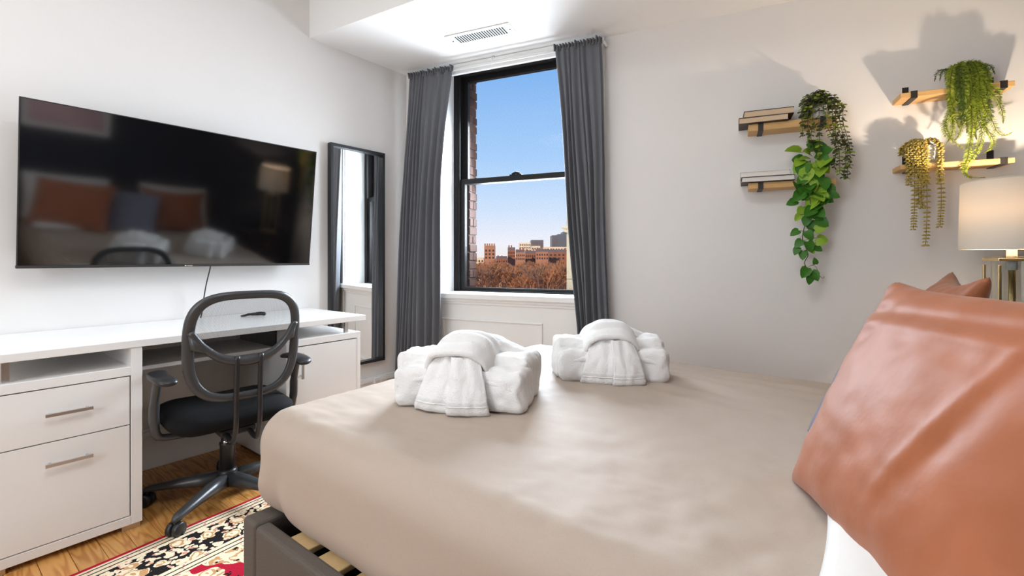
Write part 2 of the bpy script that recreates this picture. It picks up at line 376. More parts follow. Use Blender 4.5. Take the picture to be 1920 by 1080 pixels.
# ------------------------------------------------------------------ the room
HX = 0.74                      # head wall
BY = -1.7                      # back wall
fl = box('floor', 'gap_black', (-3.0, HX, BY, 3.5, -0.12, -0.012)); struct(fl, 'oak strip floor')
rng = random.Random(3); pw = 0.083; y = BY
pl_cache = {}
while y < 3.42:
    x = -3.0 - rng.uniform(0, 0.9)
    while x < HX:
        ln = rng.choice((0.9, 1.2, 1.5)); x0, x1 = max(x, -3.0), min(x+ln, HX)
        # planks end at the slanting window wall
        lim = -3.0 + max(0, (y + pw - 2.47) / math.tan(WA)) - 0.02
        if x1 - max(x0, lim if y+pw > 2.47 else x0) > 0.05:
            if y + pw > 2.47: x0 = max(x0, lim)
            o = MB().box(0, x1-x0-0.0015, 0.0008, pw-0.0008, -0.012, 0).build('plank', 'oak_floor', fl, bevel=0.0008, seg=1)
            o.location = (x0, y, 0)
        x += ln
    y += pw
wl = box('wall_left', 'wall_paint', (-3.14, -3.0, BY, 2.75, 0, 3.02)); struct(wl, 'white painted left wall behind the television')
ww = MB()
H0, H1, HZ0, HZ1 = 0.310, 1.480, 0.825, 2.610
FY = 0.205                     # the window sits this deep in its white reveal
WT = 0.45
ww.box(-0.05, H0, 0, WT, 0, 3.02); ww.box(H1, 3.98, 0, WT, 0, 3.02); ww.box(H0, H1, 0, WT, 0, HZ0-0.05); ww.box(H0, H1, 0, WT, HZ1, 3.02)
wwo = ww.build('wall_window', 'wall_paint'); wwo.location = WP; wwo.rotation_euler = (0, 0, WA); struct(wwo, 'white painted wall with the window and the shelves')
struct(box('wall_head', 'accent_wall', (HX, HX+0.12, BY, 3.6, 0, 3.02)), 'dark wall behind the bed head')
struct(box('wall_back', 'wall_paint', (-3.14, HX+0.12, BY-0.12, BY, 0, 3.02)), 'white wall behind the camera')
sl = MB().prism([(-3.0, BY), (HX, BY), (HX, 2.3), (-3.0, 2.3)], 3.0, 3.12).build('ceiling', 'ceiling_paint'); struct(sl, 'white main ceiling')
so = MB().prism([(-3.0, 1.657), (HX, 2.160), (HX, 3.45), (-3.05, 2.52)], 2.55, 3.0).build('ceiling_soffit', 'ceiling_paint'); struct(so, 'lowered white ceiling above the window')
# second window, added behind the camera to go with the frontal fill light
w2 = thing('fill_window', None, None, (-0.85, BY, 1.55)); w2['kind'] = 'structure'; w2['label'] = 'white framed window added in the wall behind the camera for fill light'
for b in ((-0.70, 0.70, 0.0, 0.03, 0.68, 0.76), (-0.70, 0.70, 0.0, 0.05, -0.76, -0.68), (-0.70, -0.62, 0.0, 0.03, -0.68, 0.68), (0.62, 0.70, 0.0, 0.03, -0.68, 0.68), (-0.62, 0.62, 0.0, 0.025, -0.02, 0.02)):
    box('window_frame', 'trim_paint', b, w2, bevel=0.003)
for z0 in (-0.68, 0.02): box('pane', 'window_glass', (-0.62, 0.62, 0.006, 0.010, z0, z0+0.66), w2)
# baseboards
bb = MB().box(-3.0, -2.982, BY, 2.46, 0, 0.17).box(-3.0, -2.972, BY, 2.46, 0.17, 0.195).box(-3.0, -2.976, BY, 2.46, 0.195, 0.21).build('baseboard_left', 'trim_paint', bevel=0.003); struct(bb, 'tall white baseboard with moulded cap')
bw = MB().box(1.62, 3.83, -0.016, 0, 0, 0.14).box(1.62, 3.83, -0.022, 0, 0.14, 0.16).build('baseboard_window', 'trim_paint', bevel=0.003)
bw.location = WP; bw.rotation_euler = (0, 0, WA); struct(bw, 'white baseboard under the shelves')

# window casing and panelling
def wpart(name, m, mb, parent=None, bevel=0.002, **k):
    o = mb.build(name, m, parent, bevel=bevel, **k)
    if parent is None: o.location = WP; o.rotation_euler = (0, 0, WA)
    return o
t1 = thing('trim_1', None, None, WP, WA); t1['kind'] = 'structure'; t1['label'] = 'white casing, sill and panelling around the window'
wpart('casing', 'trim_paint', MB().box(0.05, H0, -0.022, 0, 0.80, 2.476), t1)
wpart('casing', 'trim_paint', MB().box(H1, 1.598, -0.022, 0, 0.0, 2.548), t1)
wpart('casing_head', 'trim_paint', MB().box(0.05, H1, -0.024, 0.004, 2.476, 2.548).box(0.05, H1, -0.032, 0.0, 2.525, 2.548), t1)
for a, b in ((H0, H0+0.006), (H1-0.006, H1)): wpart('reveal_lining', 'trim_paint', MB().box(a, b, 0.0, FY, HZ0, HZ1), t1, bevel=0)
wpart('window_stool', 'trim_paint', MB().box(H0-0.02, H1+0.02, -0.050, FY+0.13, 0.785, HZ0), t1, bevel=0.006)
wpart('apron', 'trim_paint', MB().box(H0, H1, -0.030, 0, 0.765, 0.785).box(H0, H1, -0.018, 0, 0.745, 0.765), t1)
wpart('wainscot', 'trim_paint', MB().box(0.05, H1, -0.008, 0, 0.0, 0.745), t1)
for b in ((0.345, 1.165, -0.018, -0.008, 0.622, 0.636), (0.345, 0.363, -0.018, -0.008, 0.13, 0.622), (1.147, 1.165, -0.018, -0.008, 0.13, 0.622), (0.363, 1.147, -0.018, -0.008, 0.13, 0.148)):
    wpart('panel_moulding', 'trim_paint', MB().box(*b), t1, bevel=0.004)
# window
w1 = thing('window_1', None, None, WP, WA); w1['kind'] = 'structure'; w1['label'] = 'black framed double-hung sash window'
K = 'window_black'
J0, J1 = FY, FY+0.125
wpart('jamb', K, MB().box(H0+0.006, H0+0.042, J0, J1, HZ0, HZ1).box(H0+0.042, H0+0.058, J0+0.004, J0+0.018, HZ0, HZ1).box(H0+0.042, H0+0.052, J0+0.06, J0+0.070, HZ0, HZ1), w1)
wpart('jamb', K, MB().box(H1-0.042, H1-0.006, J0, J1, HZ0, HZ1).box(H1-0.056, H1-0.042, J0+0.004, J0+0.018, HZ0, HZ1), w1)
wpart('head_jamb', K, MB().box(H0+0.042, H1-0.042, J0, J1, HZ1-0.040, HZ1).box(H0+0.042, H1-0.042, J0+0.004, J0+0.018, HZ1-0.052, HZ1-0.040), w1)
wpart('sill_jamb', K, MB().box(H0+0.042, H1-0.042, J0, J1, HZ0, HZ0+0.010), w1)
def sash(y0, y1, z0, z1, bot, top):
    a, b = H0+0.043, H1-0.043; st = 0.052
    s_ = wpart('sash', K, MB().box(a, a+st, y0, y1, z0, z1).box(b-st, b, y0, y1, z0, z1).box(a+st, b-st, y0, y1, z0, z0+bot).box(a+st, b-st, y0, y1, z1-top, z1), w1)
    wpart('pane', 'window_glass', MB().box(a+st, b-st, (y0+y1)/2-0.003, (y0+y1)/2+0.003, z0+bot, z1-top), s_, bevel=0)
    return s_
sash(J0+0.072, J0+0.110, 1.690, HZ1-0.040, 0.036, 0.044)
ls = sash(J0+0.022, J0+0.060, HZ0+0.010, 1.728, 0.022, 0.042)
lk = MB().box(0.80, 0.90, J0+0.026, J0+0.054, 1.728, 1.737).tube([(0.815, J0+0.04, 1.741), (0.845, J0+0.04, 1.752), (0.885, J0+0.038, 1.744)], [0.008, 0.011, 0.007])
wpart('sash_lock', K, lk, w1, bevel=0)
wpart('latch', 'brass', MB().tube([(1.19, J0+0.05, 2.53), (1.20, J0+0.02, 2.51), (1.19, J0+0.02, 2.48)], 0.008), w1, bevel=0, smooth=True)
# brick reveal outside the glass on the left
br = thing('wall_reveal', None, None, WP, WA); br['kind'] = 'structure'; br['label'] = 'dark brick reveal outside the window'
wpart('mortar_bed', 'mortar', MB().box(H0, 0.384, J1+0.005, WT, HZ0-0.04, HZ1), br, bevel=0)
z = HZ0-0.04; i = 0
while z < HZ1-0.02:
    cuts = ((J1+0.005, WT+0.002),) if i % 2 else ((J1+0.005, J1+0.055), (J1+0.065, WT+0.002))
    for a, b in cuts:
        wpart('brick', 'brick_dark', MB().box(H0+0.004, 0.389+0.003*((i*7) % 3), a, b+0.004*((i*5) % 3), z, z+0.062), br, bevel=0.004, seg=1)
    z += 0.0715; i += 1
wpart('outer_sill', 'limestone', MB().box(H0, H1+0.1, J1+0.005, WT+0.05, HZ0-0.10, HZ0-0.04), br)

# ceiling vent in the soffit
VD = R(14.3)
vt = thing('air_vent', 'white metal air vent with dark louvre slots in the ceiling', 'vent', (-2.068, 2.318, 2.55), VD)
vw, vh = 0.232, 0.077
fm = MB().box(-vw, vw, -vh, -0.048, -0.006, 0).box(-vw, vw, 0.048, vh, -0.006, 0).box(-vw, -0.185, -0.048, 0.048, -0.006, 0).box(0.185, vw, -0.048, 0.048, -0.006, 0)
fm.build('frame', 'trim_paint', vt, bevel=0.002)
box('duct_shade', 'grille_dark', (-0.185, 0.185, -0.048, 0.048, -0.002, -0.0005), vt)  # flat near-black plate, the shade of the duct hollow put in as colour
for i in range(21):
    x = -0.178 + i*0.0178
    MB().box(x-0.0028, x+0.0028, -0.048, 0.048, -0.0045, -0.0028).build('slat', 'trim_paint', vt)
for sgn in (-1, 1):
    MB().lathe([(0.005, -0.0085), (0.005, -0.006)], 10, (sgn*0.208, 0, 0)).build('screw', 'grille_dark', vt)

# ------------------------------------------------------------------ curtains
def curtain(label, top, bot, folds, seed, offs_t, offs_b, ztop=2.487, edge_l=None, edge_r=None, grp=None):
    root = thing('curtain', label, 'curtain', W(0, 0, 0), WA)
    rn = random.Random(seed); nv = 60; nu = folds*12
    wl_ = [rn.uniform(0.35, 1.5) for _ in range(folds)]; cs = [0]
    for q in wl_: cs.append(cs[-1]+q/sum(wl_))
    ph = [rn.uniform(-0.6, 0.6) for _ in range(folds+2)]; am = [rn.uniform(0.35, 1.25) for _ in range(folds+2)]
    def fn(u, v):
        z = ztop*(1-v) + 0.02*v
        e0 = edge_l(v) if edge_l else top[0]*(1-v)+bot[0]*v
        e1 = edge_r(v) if edge_r else top[1]*(1-v)+bot[1]*v
        i = max(j for j in range(folds) if cs[j] <= u+1e-9); f = i + (u-cs[i])/(cs[i+1]-cs[i])
        amp = (0.006 + 0.024*min(1, v*2.2))*am[min(i, folds)]
        wob = 0.10*math.sin(3*v+ph[min(i, folds)])
        x = e0 + (e1-e0)*u + 0.006*math.sin(9*v+i)
        d = (offs_t*(1-v) + offs_b*v) + amp*math.sin(2*math.pi*(f+wob)) + 0.006*N3(u*7, v*3, seed)
        return (x, -d, z)
    MB().grid(fn, nu, nv).build('fabric', 'curtain_velvet', root, smooth=True, solid=0.003)
    def hd(u, v):
        e0, e1 = (edge_l(0) if edge_l else top[0]), (edge_r(0) if edge_r else top[1])
        f = u*folds*2
        d = offs_t + 0.012*math.sin(2*math.pi*f + 2*N3(u*9, seed)) * (0.5+v)
        return (e0-0.01+(e1-e0+0.02)*u, -d, ztop-0.012 + v*(0.040 + 0.016*N3(u*14, seed+3)))
    MB().grid(hd, folds*20, 5).build('ruffled_header', 'curtain_velvet', root, smooth=True, solid=0.003)
    return root
interp = lambda pts: (lambda v: next((a[1]+(b[1]-a[1])*(v-a[0])/(b[0]-a[0]) for a, b in zip(pts, pts[1:]) if v <= b[0]), pts[-1][1]))
curtain('dark grey curtain hanging beside the mirror, left of the window', (0.10, 0.48), (0, 0.4), 9, 4, 0.092, 0.15,
        edge_l=interp([(0, 0.10), (0.25, 0.065), (0.6, 0.03), (1.0, 0.0)]), edge_r=interp([(0, 0.478), (0.16, 0.432), (0.33, 0.405), (0.75, 0.40), (1.0, 0.40)]))
curtain('dark grey curtain hanging at the right side of the window', (1.29, 1.59), (1.44, 1.66), 8, 9, 0.092, 0.095,
        edge_l=interp([(0, 1.285), (0.33, 1.355), (0.75, 1.438), (1.0, 1.455)]), edge_r=interp([(0, 1.592), (0.33, 1.622), (0.75, 1.645), (1.0, 1.655)]))
rod = thing('curtain_rod', 'thin white curtain rod with brackets above the window', 'curtain rod', W(0, 0, 2.487), WA)
MB().tube([(0.075, -0.075, 0), (1.612, -0.075, 0)], 0.0085, 10).build('pole', 'trim_paint', rod, smooth=True)
for k in (0.075, 1.612):
    MB().tube([(k, -0.075, 0), (k, -0.02, 0.002), (k, 0.0, 0.002)], 0.010, 8).build('bracket', 'trim_paint', rod, smooth=True)
MB().tube([(0.80, -0.078, -0.012), (0.80, -0.078, 0.03), (0.80, -0.055, 0.055), (0.80, -0.02, 0.055)], 0.005, 8).build('hook', 'trim_paint', rod, smooth=True)

# ------------------------------------------------------------------ desk
DX = -2.375
def handle(parent, p0, p1, out):
    """flat bar handle between two points with two stand-offs reaching back"""
    a, b = Vector(p0), Vector(p1); d = (b-a).normalized()
    mb = MB()
    lo = [min(a[i], b[i]) for i in range(3)]; hi = [max(a[i], b[i]) for i in range(3)]
    t = 0.006
    mb.box(lo[0]-0.004, hi[0]+0.004, lo[1]-(t if abs(d.y) < 0.5 else 0), hi[1]+(t if abs(d.y) < 0.5 else 0), lo[2]-(t if abs(d.z) < 0.5 else 0), hi[2]+(t if abs(d.z) < 0.5 else 0))
    for q in (a+d*0.014, b-d*0.014):
        mb.box(q.x-out, q.x, q.y-0.004, q.y+0.004, q.z-0.004, q.z+0.004)
    return mb.build('handle', 'brushed_metal', parent, bevel=0.001)
dt = thing('desktop', 'long white desk top spanning the two cabinets below the television', 'desk', (0, 0, 0))
box('top_board', 'desk_white', (-2.995, DX+0.004, 0.11, 1.653, 0.730, 0.760), dt, bevel=0.002)
box('keyboard_shelf', 'desk_white', (-2.90, -2.47, 0.60, 1.185, 0.615, 0.632), dt, bevel=0.002)
box('shelf_rail', 'gap_black', (-2.88, -2.47, 0.599, 0.612, 0.632, 0.730), dt)
box('shelf_rail', 'gap_black', (-2.88, -2.47, 1.174, 1.186, 0.632, 0.730), dt)
box('back_panel', 'desk_white', (-2.975, -2.96, 0.598, 1.186, 0.33, 0.729), dt, bevel=0.001)

lc = thing('drawer_cabinet', 'white desk cabinet with two bar-handled drawers under the left end of the desk top', 'cabinet')
Y0, Y1 = 0.150, 0.597
box('side_panel', 'desk_white', (-2.97, DX, Y1-0.037, Y1, 0.022, 0.730), lc, bevel=0.0015)
box('side_panel', 'desk_white', (-2.97, DX, Y0, Y0+0.037, 0.022, 0.655), lc, bevel=0.0015)
box('top_panel', 'desk_white', (-2.97, DX, Y0+0.037, Y1-0.037, 0.620, 0.655), lc, bevel=0.0015)
box('bottom_rail', 'desk_white', (-2.97, DX, Y0+0.037, Y1-0.037, 0.022, 0.056), lc, bevel=0.0015)
box('carcass', 'gap_black', (-2.965, DX-0.022, Y0+0.037, Y1-0.037, 0.056, 0.620), lc)
box('rear_upstand', 'desk_white', (-2.97, -2.955, Y0+0.037, Y1-0.037, 0.655, 0.729), lc)
for z0, z1, hz in ((0.425, 0.616, 0.526), (0.060, 0.421, 0.346)):
    d = box('drawer', 'desk_white', (DX-0.020, DX-0.001, Y0+0.041, Y1-0.041, z0, z1), lc, bevel=0.0012)
    handle(d, (DX+0.026, 0.309, hz), (DX+0.026, 0.440, hz), 0.026)
for yy in (0.215,):
    box('post', 'brushed_metal', (DX-0.045, DX-0.025, yy-0.010, yy+0.012, 0.655, 0.730), lc, bevel=0.001)
for yy in (Y0+0.02, Y1-0.05):
    for xx in (-2.96, DX-0.052):
        box('foot', 'brushed_metal', (xx, xx+0.045, yy-0.015, yy+0.045, 0.0, 0.022), lc, bevel=0.001)

rc = thing('door_cabinet', 'white desk cabinet with a single door beside the mirror', 'cabinet')
Y0, Y1 = 1.188, 1.620
box('side_panel', 'desk_white', (-2.97, DX, Y0, Y0+0.032, 0.022, 0.730), rc, bevel=0.0015)
box('side_panel', 'desk_white', (-2.97, DX, Y1-0.022, Y1, 0.022, 0.668), rc, bevel=0.0015)
box('top_panel', 'desk_white', (-2.97, DX, Y0+0.032, Y1-0.022, 0.634, 0.668), rc, bevel=0.0015)
box('bottom_rail', 'desk_white', (-2.97, DX, Y0+0.032, Y1-0.022, 0.022, 0.056), rc, bevel=0.0015)
box('carcass', 'gap_black', (-2.965, DX-0.022, Y0+0.032, Y1-0.022, 0.056, 0.634), rc)
d = box('door', 'desk_white', (DX-0.020, DX-0.001, Y0+0.034, Y1-0.003, 0.060, 0.629), rc, bevel=0.0012)
handle(d, (DX+0.026, 1.262, 0.468), (DX+0.026, 1.262, 0.600), 0.026)
box('post', 'brushed_metal', (DX-0.040, DX-0.022, 1.535, 1.556, 0.668, 0.730), rc, bevel=0.001)
for yy in (Y0+0.02, Y1-0.05):
    for xx in (-2.96, DX-0.052):
        box('foot', 'brushed_metal', (xx, xx+0.045, yy-0.015, yy+0.04, 0.0, 0.022), rc, bevel=0.001)

# black cable lump on the desk
cb = thing('cable_bundle', 'small black bundle lying on the desk top behind the chair back', 'cable', (-2.80, 1.22, 0.760), R(60))
b_ = MB().tube(bez([(-0.055, 0, 0.008), (-0.03, 0.006, 0.012), (0.0, -0.004, 0.014), (0.03, 0.006, 0.015), (0.055, 0.0, 0.012)], 5), [0.005]*4+[0.009]*4+[0.011]*4+[0.013]*4+[0.013]*4+[0.009], 8, flat=0.8)
b_.build('bundle', 'black_plastic', cb, smooth=True)
MB().tube(bez([(-0.03, 0.004, 0.014), (-0.05, 0.014, 0.010), (-0.068, 0.004, 0.006), (-0.05, -0.008, 0.005), (-0.03, -0.004, 0.010)], 5), 0.003, 6).build('loop', 'black_plastic', cb, smooth=True)

# ------------------------------------------------------------------ television
tv = thing('television', 'large flat black television tilted forward on the left wall', 'television', (-2.888, 0, 1.046)); tv.rotation_euler = (0, R(7.2), 0)
ty0, ty1, th = 0.291, 1.592, 0.716
box('casing', 'tv_bezel', (-0.048, -0.006, ty0+0.004, ty1-0.004, 0.012, th-0.004), tv, bevel=0.004)
box('screen', 'tv_screen', (-0.006, 0.0, ty0+0.004, ty1-0.004, 0.012, th-0.004), tv)
box('bezel', 'tv_bezel', (-0.010, 0.0015, ty0, ty0+0.004, 0.0, th), tv)
box('bezel', 'tv_bezel', (-0.010, 0.0015, ty1-0.004, ty1, 0.0, th), tv)
box('bezel', 'tv_bezel', (-0.010, 0.0015, ty0+0.004, ty1-0.004, th-0.004, th), tv)
box('lower_trim', 'tv_bezel', (-0.014, 0.006, ty0-0.002, ty1+0.001, 0.0, 0.012), tv, bevel=0.002)
lg = MB()
for j, (w_, h_) in enumerate(((0.0045, 0.0055), (0.002, 0.0045), (0.003, 0.004), (0.003, 0.004), (0.003, 0.004), (0.003, 0.004), (0.003, 0.004))):
    yy = 0.905 + j*0.0052
    lg.box(0.006, 0.0068, yy, yy+w_, 0.0035, 0.0035+h_)
lg.build('logo', 'chrome', tv)
box('wall_mount', 'bracket_black', (-0.105, -0.048, 0.80, 1.10, 0.25, 0.45), tv, bevel=0.004)
pc = bez([(-2.93, 1.045, 1.075), (-2.93, 1.040, 1.03), (-2.945, 1.028, 0.95), (-2.962, 1.020, 0.86), (-2.955, 1.012, 0.80), (-2.93, 0.995, 0.7645)], 8)
tag(MB().tube(pc, 0.0032, 8).build('power_cable', 'black_plastic', smooth=True), 'thin black cable hanging from the television to the desk', 'cable')

# ------------------------------------------------------------------ mirror
mr = thing('wall_mirror', 'tall narrow mirror in a black frame on the left wall', 'mirror', (-2.998, 0, 0))
a0, a1, m0, m1, fw, fd = 1.786, 2.233, 0.322, 1.880, 0.020, 0.040
box('frame_bar', 'mirror_frame', (0, fd, a0, a0+fw, m0, m1), mr, bevel=0.0015)
box('frame_bar', 'mirror_frame', (0, fd, a1-fw, a1, m0, m1), mr, bevel=0.0015)
box('frame_bar', 'mirror_frame', (0, fd, a0+fw, a1-fw, m0, m0+fw), mr, bevel=0.0015)
box('frame_bar', 'mirror_frame', (0, fd, a0+fw, a1-fw, m1-fw, m1), mr, bevel=0.0015)
box('mirror_pane', 'mirror_glass', (0.004, 0.012, a0+fw, a1-fw, m0+fw, m1-fw), mr)
# outlet cover on the baseboard by the corner
oc = thing('outlet_plate', 'small white outlet plate low on the wall below the mirror', 'outlet', (-2.972, 2.20, 0.165))
box('plate', 'trim_paint', (-0.01, 0.008, -0.055, 0.055, -0.035, 0.035), oc, bevel=0.002)
box('socket', 'book_white', (0.008, 0.010, -0.04, -0.008, -0.016, 0.016), oc, bevel=0.001)
box('socket', 'book_white', (0.008, 0.010, 0.008, 0.04, -0.016, 0.016), oc, bevel=0.001)

# ------------------------------------------------------------------ office chair  (local: sitter faces +Y)
CH = thing('office_chair', 'black mesh-back office chair with armrests pushed up to the desk', 'chair', (-2.366, 0.912, 0), R(84))
crz = R(84)
MB().lathe([(0.0, 0.055), (0.036, 0.055), (0.040, 0.075), (0.040, 0.120), (0.034, 0.130), (0.0, 0.130)], 24).build('hub', 'black_plastic', CH, smooth=True)
MB().lathe([(0.030, 0.12), (0.031, 0.235), (0.033, 0.24), (0.033, 0.25), (0.026, 0.255), (0.025, 0.30), (0.030, 0.302), (0.030, 0.335)], 24).build('gas_column', 'black_plastic', CH, smooth=True)
for ang in (-54.1, -126.1, 161.9, 89.9, 17.9):
    a = R(ang) - crz; dx_, dy_ = math.cos(a), math.sin(a); nx_, ny_ = -dy_, dx_
    lg = MB(); rings = []
    for t, wdt, zb, zt in ((0.0, 0.034, 0.062, 0.118), (0.10, 0.030, 0.070, 0.112), (0.20, 0.025, 0.072, 0.100), (0.285, 0.021, 0.068, 0.090), (0.318, 0.018, 0.062, 0.084), (0.332, 0.010, 0.060, 0.076)):
        c_ = Vector((dx_*(t+0.02 if t < 0.3 else t), dy_*(t+0.02 if t < 0.3 else t), 0))
        sec = [(-1, zb), (-0.92, zb+(zt-zb)*0.55), (-0.55, zt-0.003), (0, zt), (0.55, zt-0.003), (0.92, zb+(zt-zb)*0.55), (1, zb)]
        rings.append([(c_.x+nx_*wdt*s_, c_.y+ny_*wdt*s_, z_) for s_, z_ in sec])
    ns = 7; lg.add([p for r in rings for p in r], [(i*ns+j, i*ns+(j+1) % ns, (i+1)*ns+(j+1) % ns, (i+1)*ns+j) for i in range(len(rings)-1) for j in range(ns)] + [tuple(range(ns))[::-1], tuple(range((len(rings)-1)*ns, len(rings)*ns))])
    leg = lg.build('leg', 'dark_nylon', CH, smooth=True)
    cx_, cy_ = dx_*0.318, dy_*0.318
    ca = R({-54.1: 30}.get(ang, ang+70)) - crz
    ux, uy = math.cos(ca), math.sin(ca)            # wheel axle
    for s_ in (-1, 1):
        p0 = Vector((cx_+ux*0.004*s_, cy_+uy*0.004*s_, 0.029)); p1 = p0 + Vector((ux, uy, 0))*0.022*s_
        m_ = (p0+p1)/2
        MB().tube([p0, p0+(p1-p0)*0.15, p0+(p1-p0)*0.85, p1], [0.026, 0.0285, 0.0285, 0.024], 20).build('caster_wheel', 'black_plastic', leg, smooth=True)
    MB().tube([(cx_, cy_, 0.03), (cx_, cy_, 0.070)], 0.010, 10).build('caster_stem', 'black_plastic', leg, smooth=True)
# mechanism
mb = MB().box(-0.07, 0.07, -0.16, 0.11, 0.325, 0.352).box(-0.04, 0.04, -0.07, 0.07, 0.312, 0.326)
mb.build('tilt_mechanism', 'black_plastic', CH, bevel=0.006)
MB().tube([(0.06, 0.03, 0.335), (0.20, 0.03, 0.328), (0.262, 0.028, 0.322), (0.285, 0.03, 0.326)], [0.005, 0.005, 0.011, 0.012], 10).build('height_lever', 'chrome', CH, smooth=True)
# seat
def seatf(p):
    p.z += -0.012*math.exp(-((p.x/0.16)**2 + (p.y/0.16)**2)) * (1 if p.z > 0.05 else 0)
    fr = max(0, (p.y-0.12)/0.12); p.z -= 0.018*fr*fr
    s_ = 1 - 0.08*max(0, -p.y/0.24)**2; p.x *= s_
    return p
weld_build(rbox(0.50, 0.47, 0.098, 0.10, 26, 26, 8, seatf, (0, 0.015, 0.352), rz=0.046), 'seat', 'black_fabric', CH)
# backrest frame: a rounded loop, wrapped around the sitter and leaning back
def bpt(x, z):                                     # surface of the back: x sideways, z height
    t = (z-0.50)/0.46
    return Vector((x, -0.255 - 0.055*t - 0.03*math.sin(math.pi*min(1, max(0, t))) * -0.6 + 0.55*x*x, z))
loop = []
nl = 72
for i in range(nl):
    a = 2*math.pi*i/nl; c_, s_ = math.cos(a), math.sin(a)
    e = 2/3.6
    X = math.copysign(abs(c_)**e, c_); Z = math.copysign(abs(s_)**e, s_)
    hw = 0.204 + 0.002*Z - 0.018*max(0, -Z)**2
    loop.append(bpt(X*hw, 0.727 + 0.212*Z))
fr = MB()
for i in range(nl):
    p = loop[i]; t = (loop[(i+1) % nl]-loop[i-1]).normalized()
    nrm = Vector((-1.1*p.x, 1, 0.12)).normalized()              # towards the sitter
    side = t.cross(nrm).normalized()
    wd_ = 0.017 + 0.004*abs(t.z); dp = 0.013
    fr.v += [tuple(p + side*wd_*math.cos(q) + nrm*dp*math.sin(q)) for q in [2*math.pi*j/10 for j in range(10)]]
fr.f = [(i*10+j, i*10+(j+1) % 10, ((i+1) % nl)*10+(j+1) % 10, ((i+1) % nl)*10+j) for i in range(nl) for j in range(10)]
BK = fr.build('backrest_frame', 'dark_nylon', CH, smooth=True)
ms = MB(); ctr = bpt(0, 0.727); rings = 8
ms.v = [tuple(ctr)]
for r_ in range(1, rings+1):
    for i in range(nl):
        q = r_/rings; xx = loop[i].x*q; zz = 0.727+(loop[i].z-0.727)*q
        p = bpt(xx, zz); p.y += 0.004; ms.v.append(tuple(p))
ms.f = [(0, 1+i, 1+(i+1) % nl) for i in range(nl)] + [(1+(r_-1)*nl+i, 1+r_*nl+i, 1+r_*nl+(i+1) % nl, 1+(r_-1)*nl+(i+1) % nl) for r_ in range(1, rings) for i in range(nl)]
ms.build('back_mesh', 'chair_mesh', CH, smooth=True)
# smile-shaped yoke behind the mesh, flat bar
yk = bez([(-0.200, 0, 0.800), (-0.156, 0, 0.735), (-0.090, 0, 0.683), (0, 0, 0.667), (0.090, 0, 0.683), (0.156, 0, 0.735), (0.200, 0, 0.805)], 7)
yk = [bpt(p.x, p.z) + Vector((0, -0.030*(1-(abs(p.x)/0.225)**2), 0)) for p in yk]
MB().tube(yk, [0.013+0.008*(1-abs(p.x)/0.22) for p in yk], 10, flat=1.0).build('yoke', 'dark_nylon', CH, smooth=True)
MB().tube([bpt(-0.197, 0.800), bpt(-0.183, 0.74)+Vector((0, -0.012, 0)), bpt(-0.13, 0.715)+Vector((0, -0.022, 0))], [0.014, 0.020, 0.012], 10).build('yoke_web', 'dark_nylon', CH, smooth=True)
MB().tube([bpt(0.197, 0.805), bpt(0.183, 0.745)+Vector((0, -0.012, 0)), bpt(0.13, 0.718)+Vector((0, -0.022, 0))], [0.012, 0.014, 0.010], 10).build('yoke_web', 'dark_nylon', CH, smooth=True)
for s_ in (-1, 1):
    x = 0.045*s_
    sp = bez([(x, -0.300, 0.690), (x, -0.292, 0.60), (x, -0.285, 0.50), (x, -0.280, 0.40), (x, -0.255, 0.335), (x, -0.215, 0.322), (x, -0.13, 0.338)], 6)
    MB().tube(sp, 0.0105, 10).build('spine_bar', 'black_plastic', CH, smooth=True)
    MB().tube([(x*1.3, -0.205, 0.322), (x*1.3+0.012*s_, -0.205, 0.322)], 0.007, 10).build('bolt', 'chrome', CH, smooth=True)
# armrests
for s_ in (-1, 1):
    x = 0.278*s_
    ar = MB().tube(bez([(0.12*s_, -0.03, 0.336), (0.20*s_, -0.03, 0.338), (x-0.015*s_, -0.035, 0.352), (x, -0.04, 0.41), (x, -0.05, 0.50), (x-0.004*s_, -0.095, 0.600)], 6),
                   [0.018]*12+[0.022]*6+[0.024]*6+[0.021]*6+[0.018], 10, flat=0.75).build('armrest_post', 'dark_nylon', CH, smooth=True)
    def padf(p, s=s_):
        p.x += -0.018*s*(p.y/0.13)**2; p.z -= 0.014*max(0, (abs(p.y)-0.06)/0.07)**2
        return p
    weld_build(rbox(0.072, 0.25, 0.028, 0.034, 10, 16, 5, padf, (x-0.004*s_, -0.105, 0.598), rz=0.013), 'armrest_pad', 'black_plastic', CH)

# ------------------------------------------------------------------ rug
rug = thing('rug', 'cream, black and crimson floral oriental rug partly under the bed', 'rug', (-2.087, -0.75, 0.0), R(5.0))
rb = MB().grid(lambda u, v: (u*1.75, v*2.15, 0.0085+0.0008*N3(u*9, v*11)), 60, 60).build('pile', 'rug_pile', rug, smooth=True)
box('backing', 'rug_backing', (0, 1.75, 0, 2.15, 0.001, 0.0078), rug)

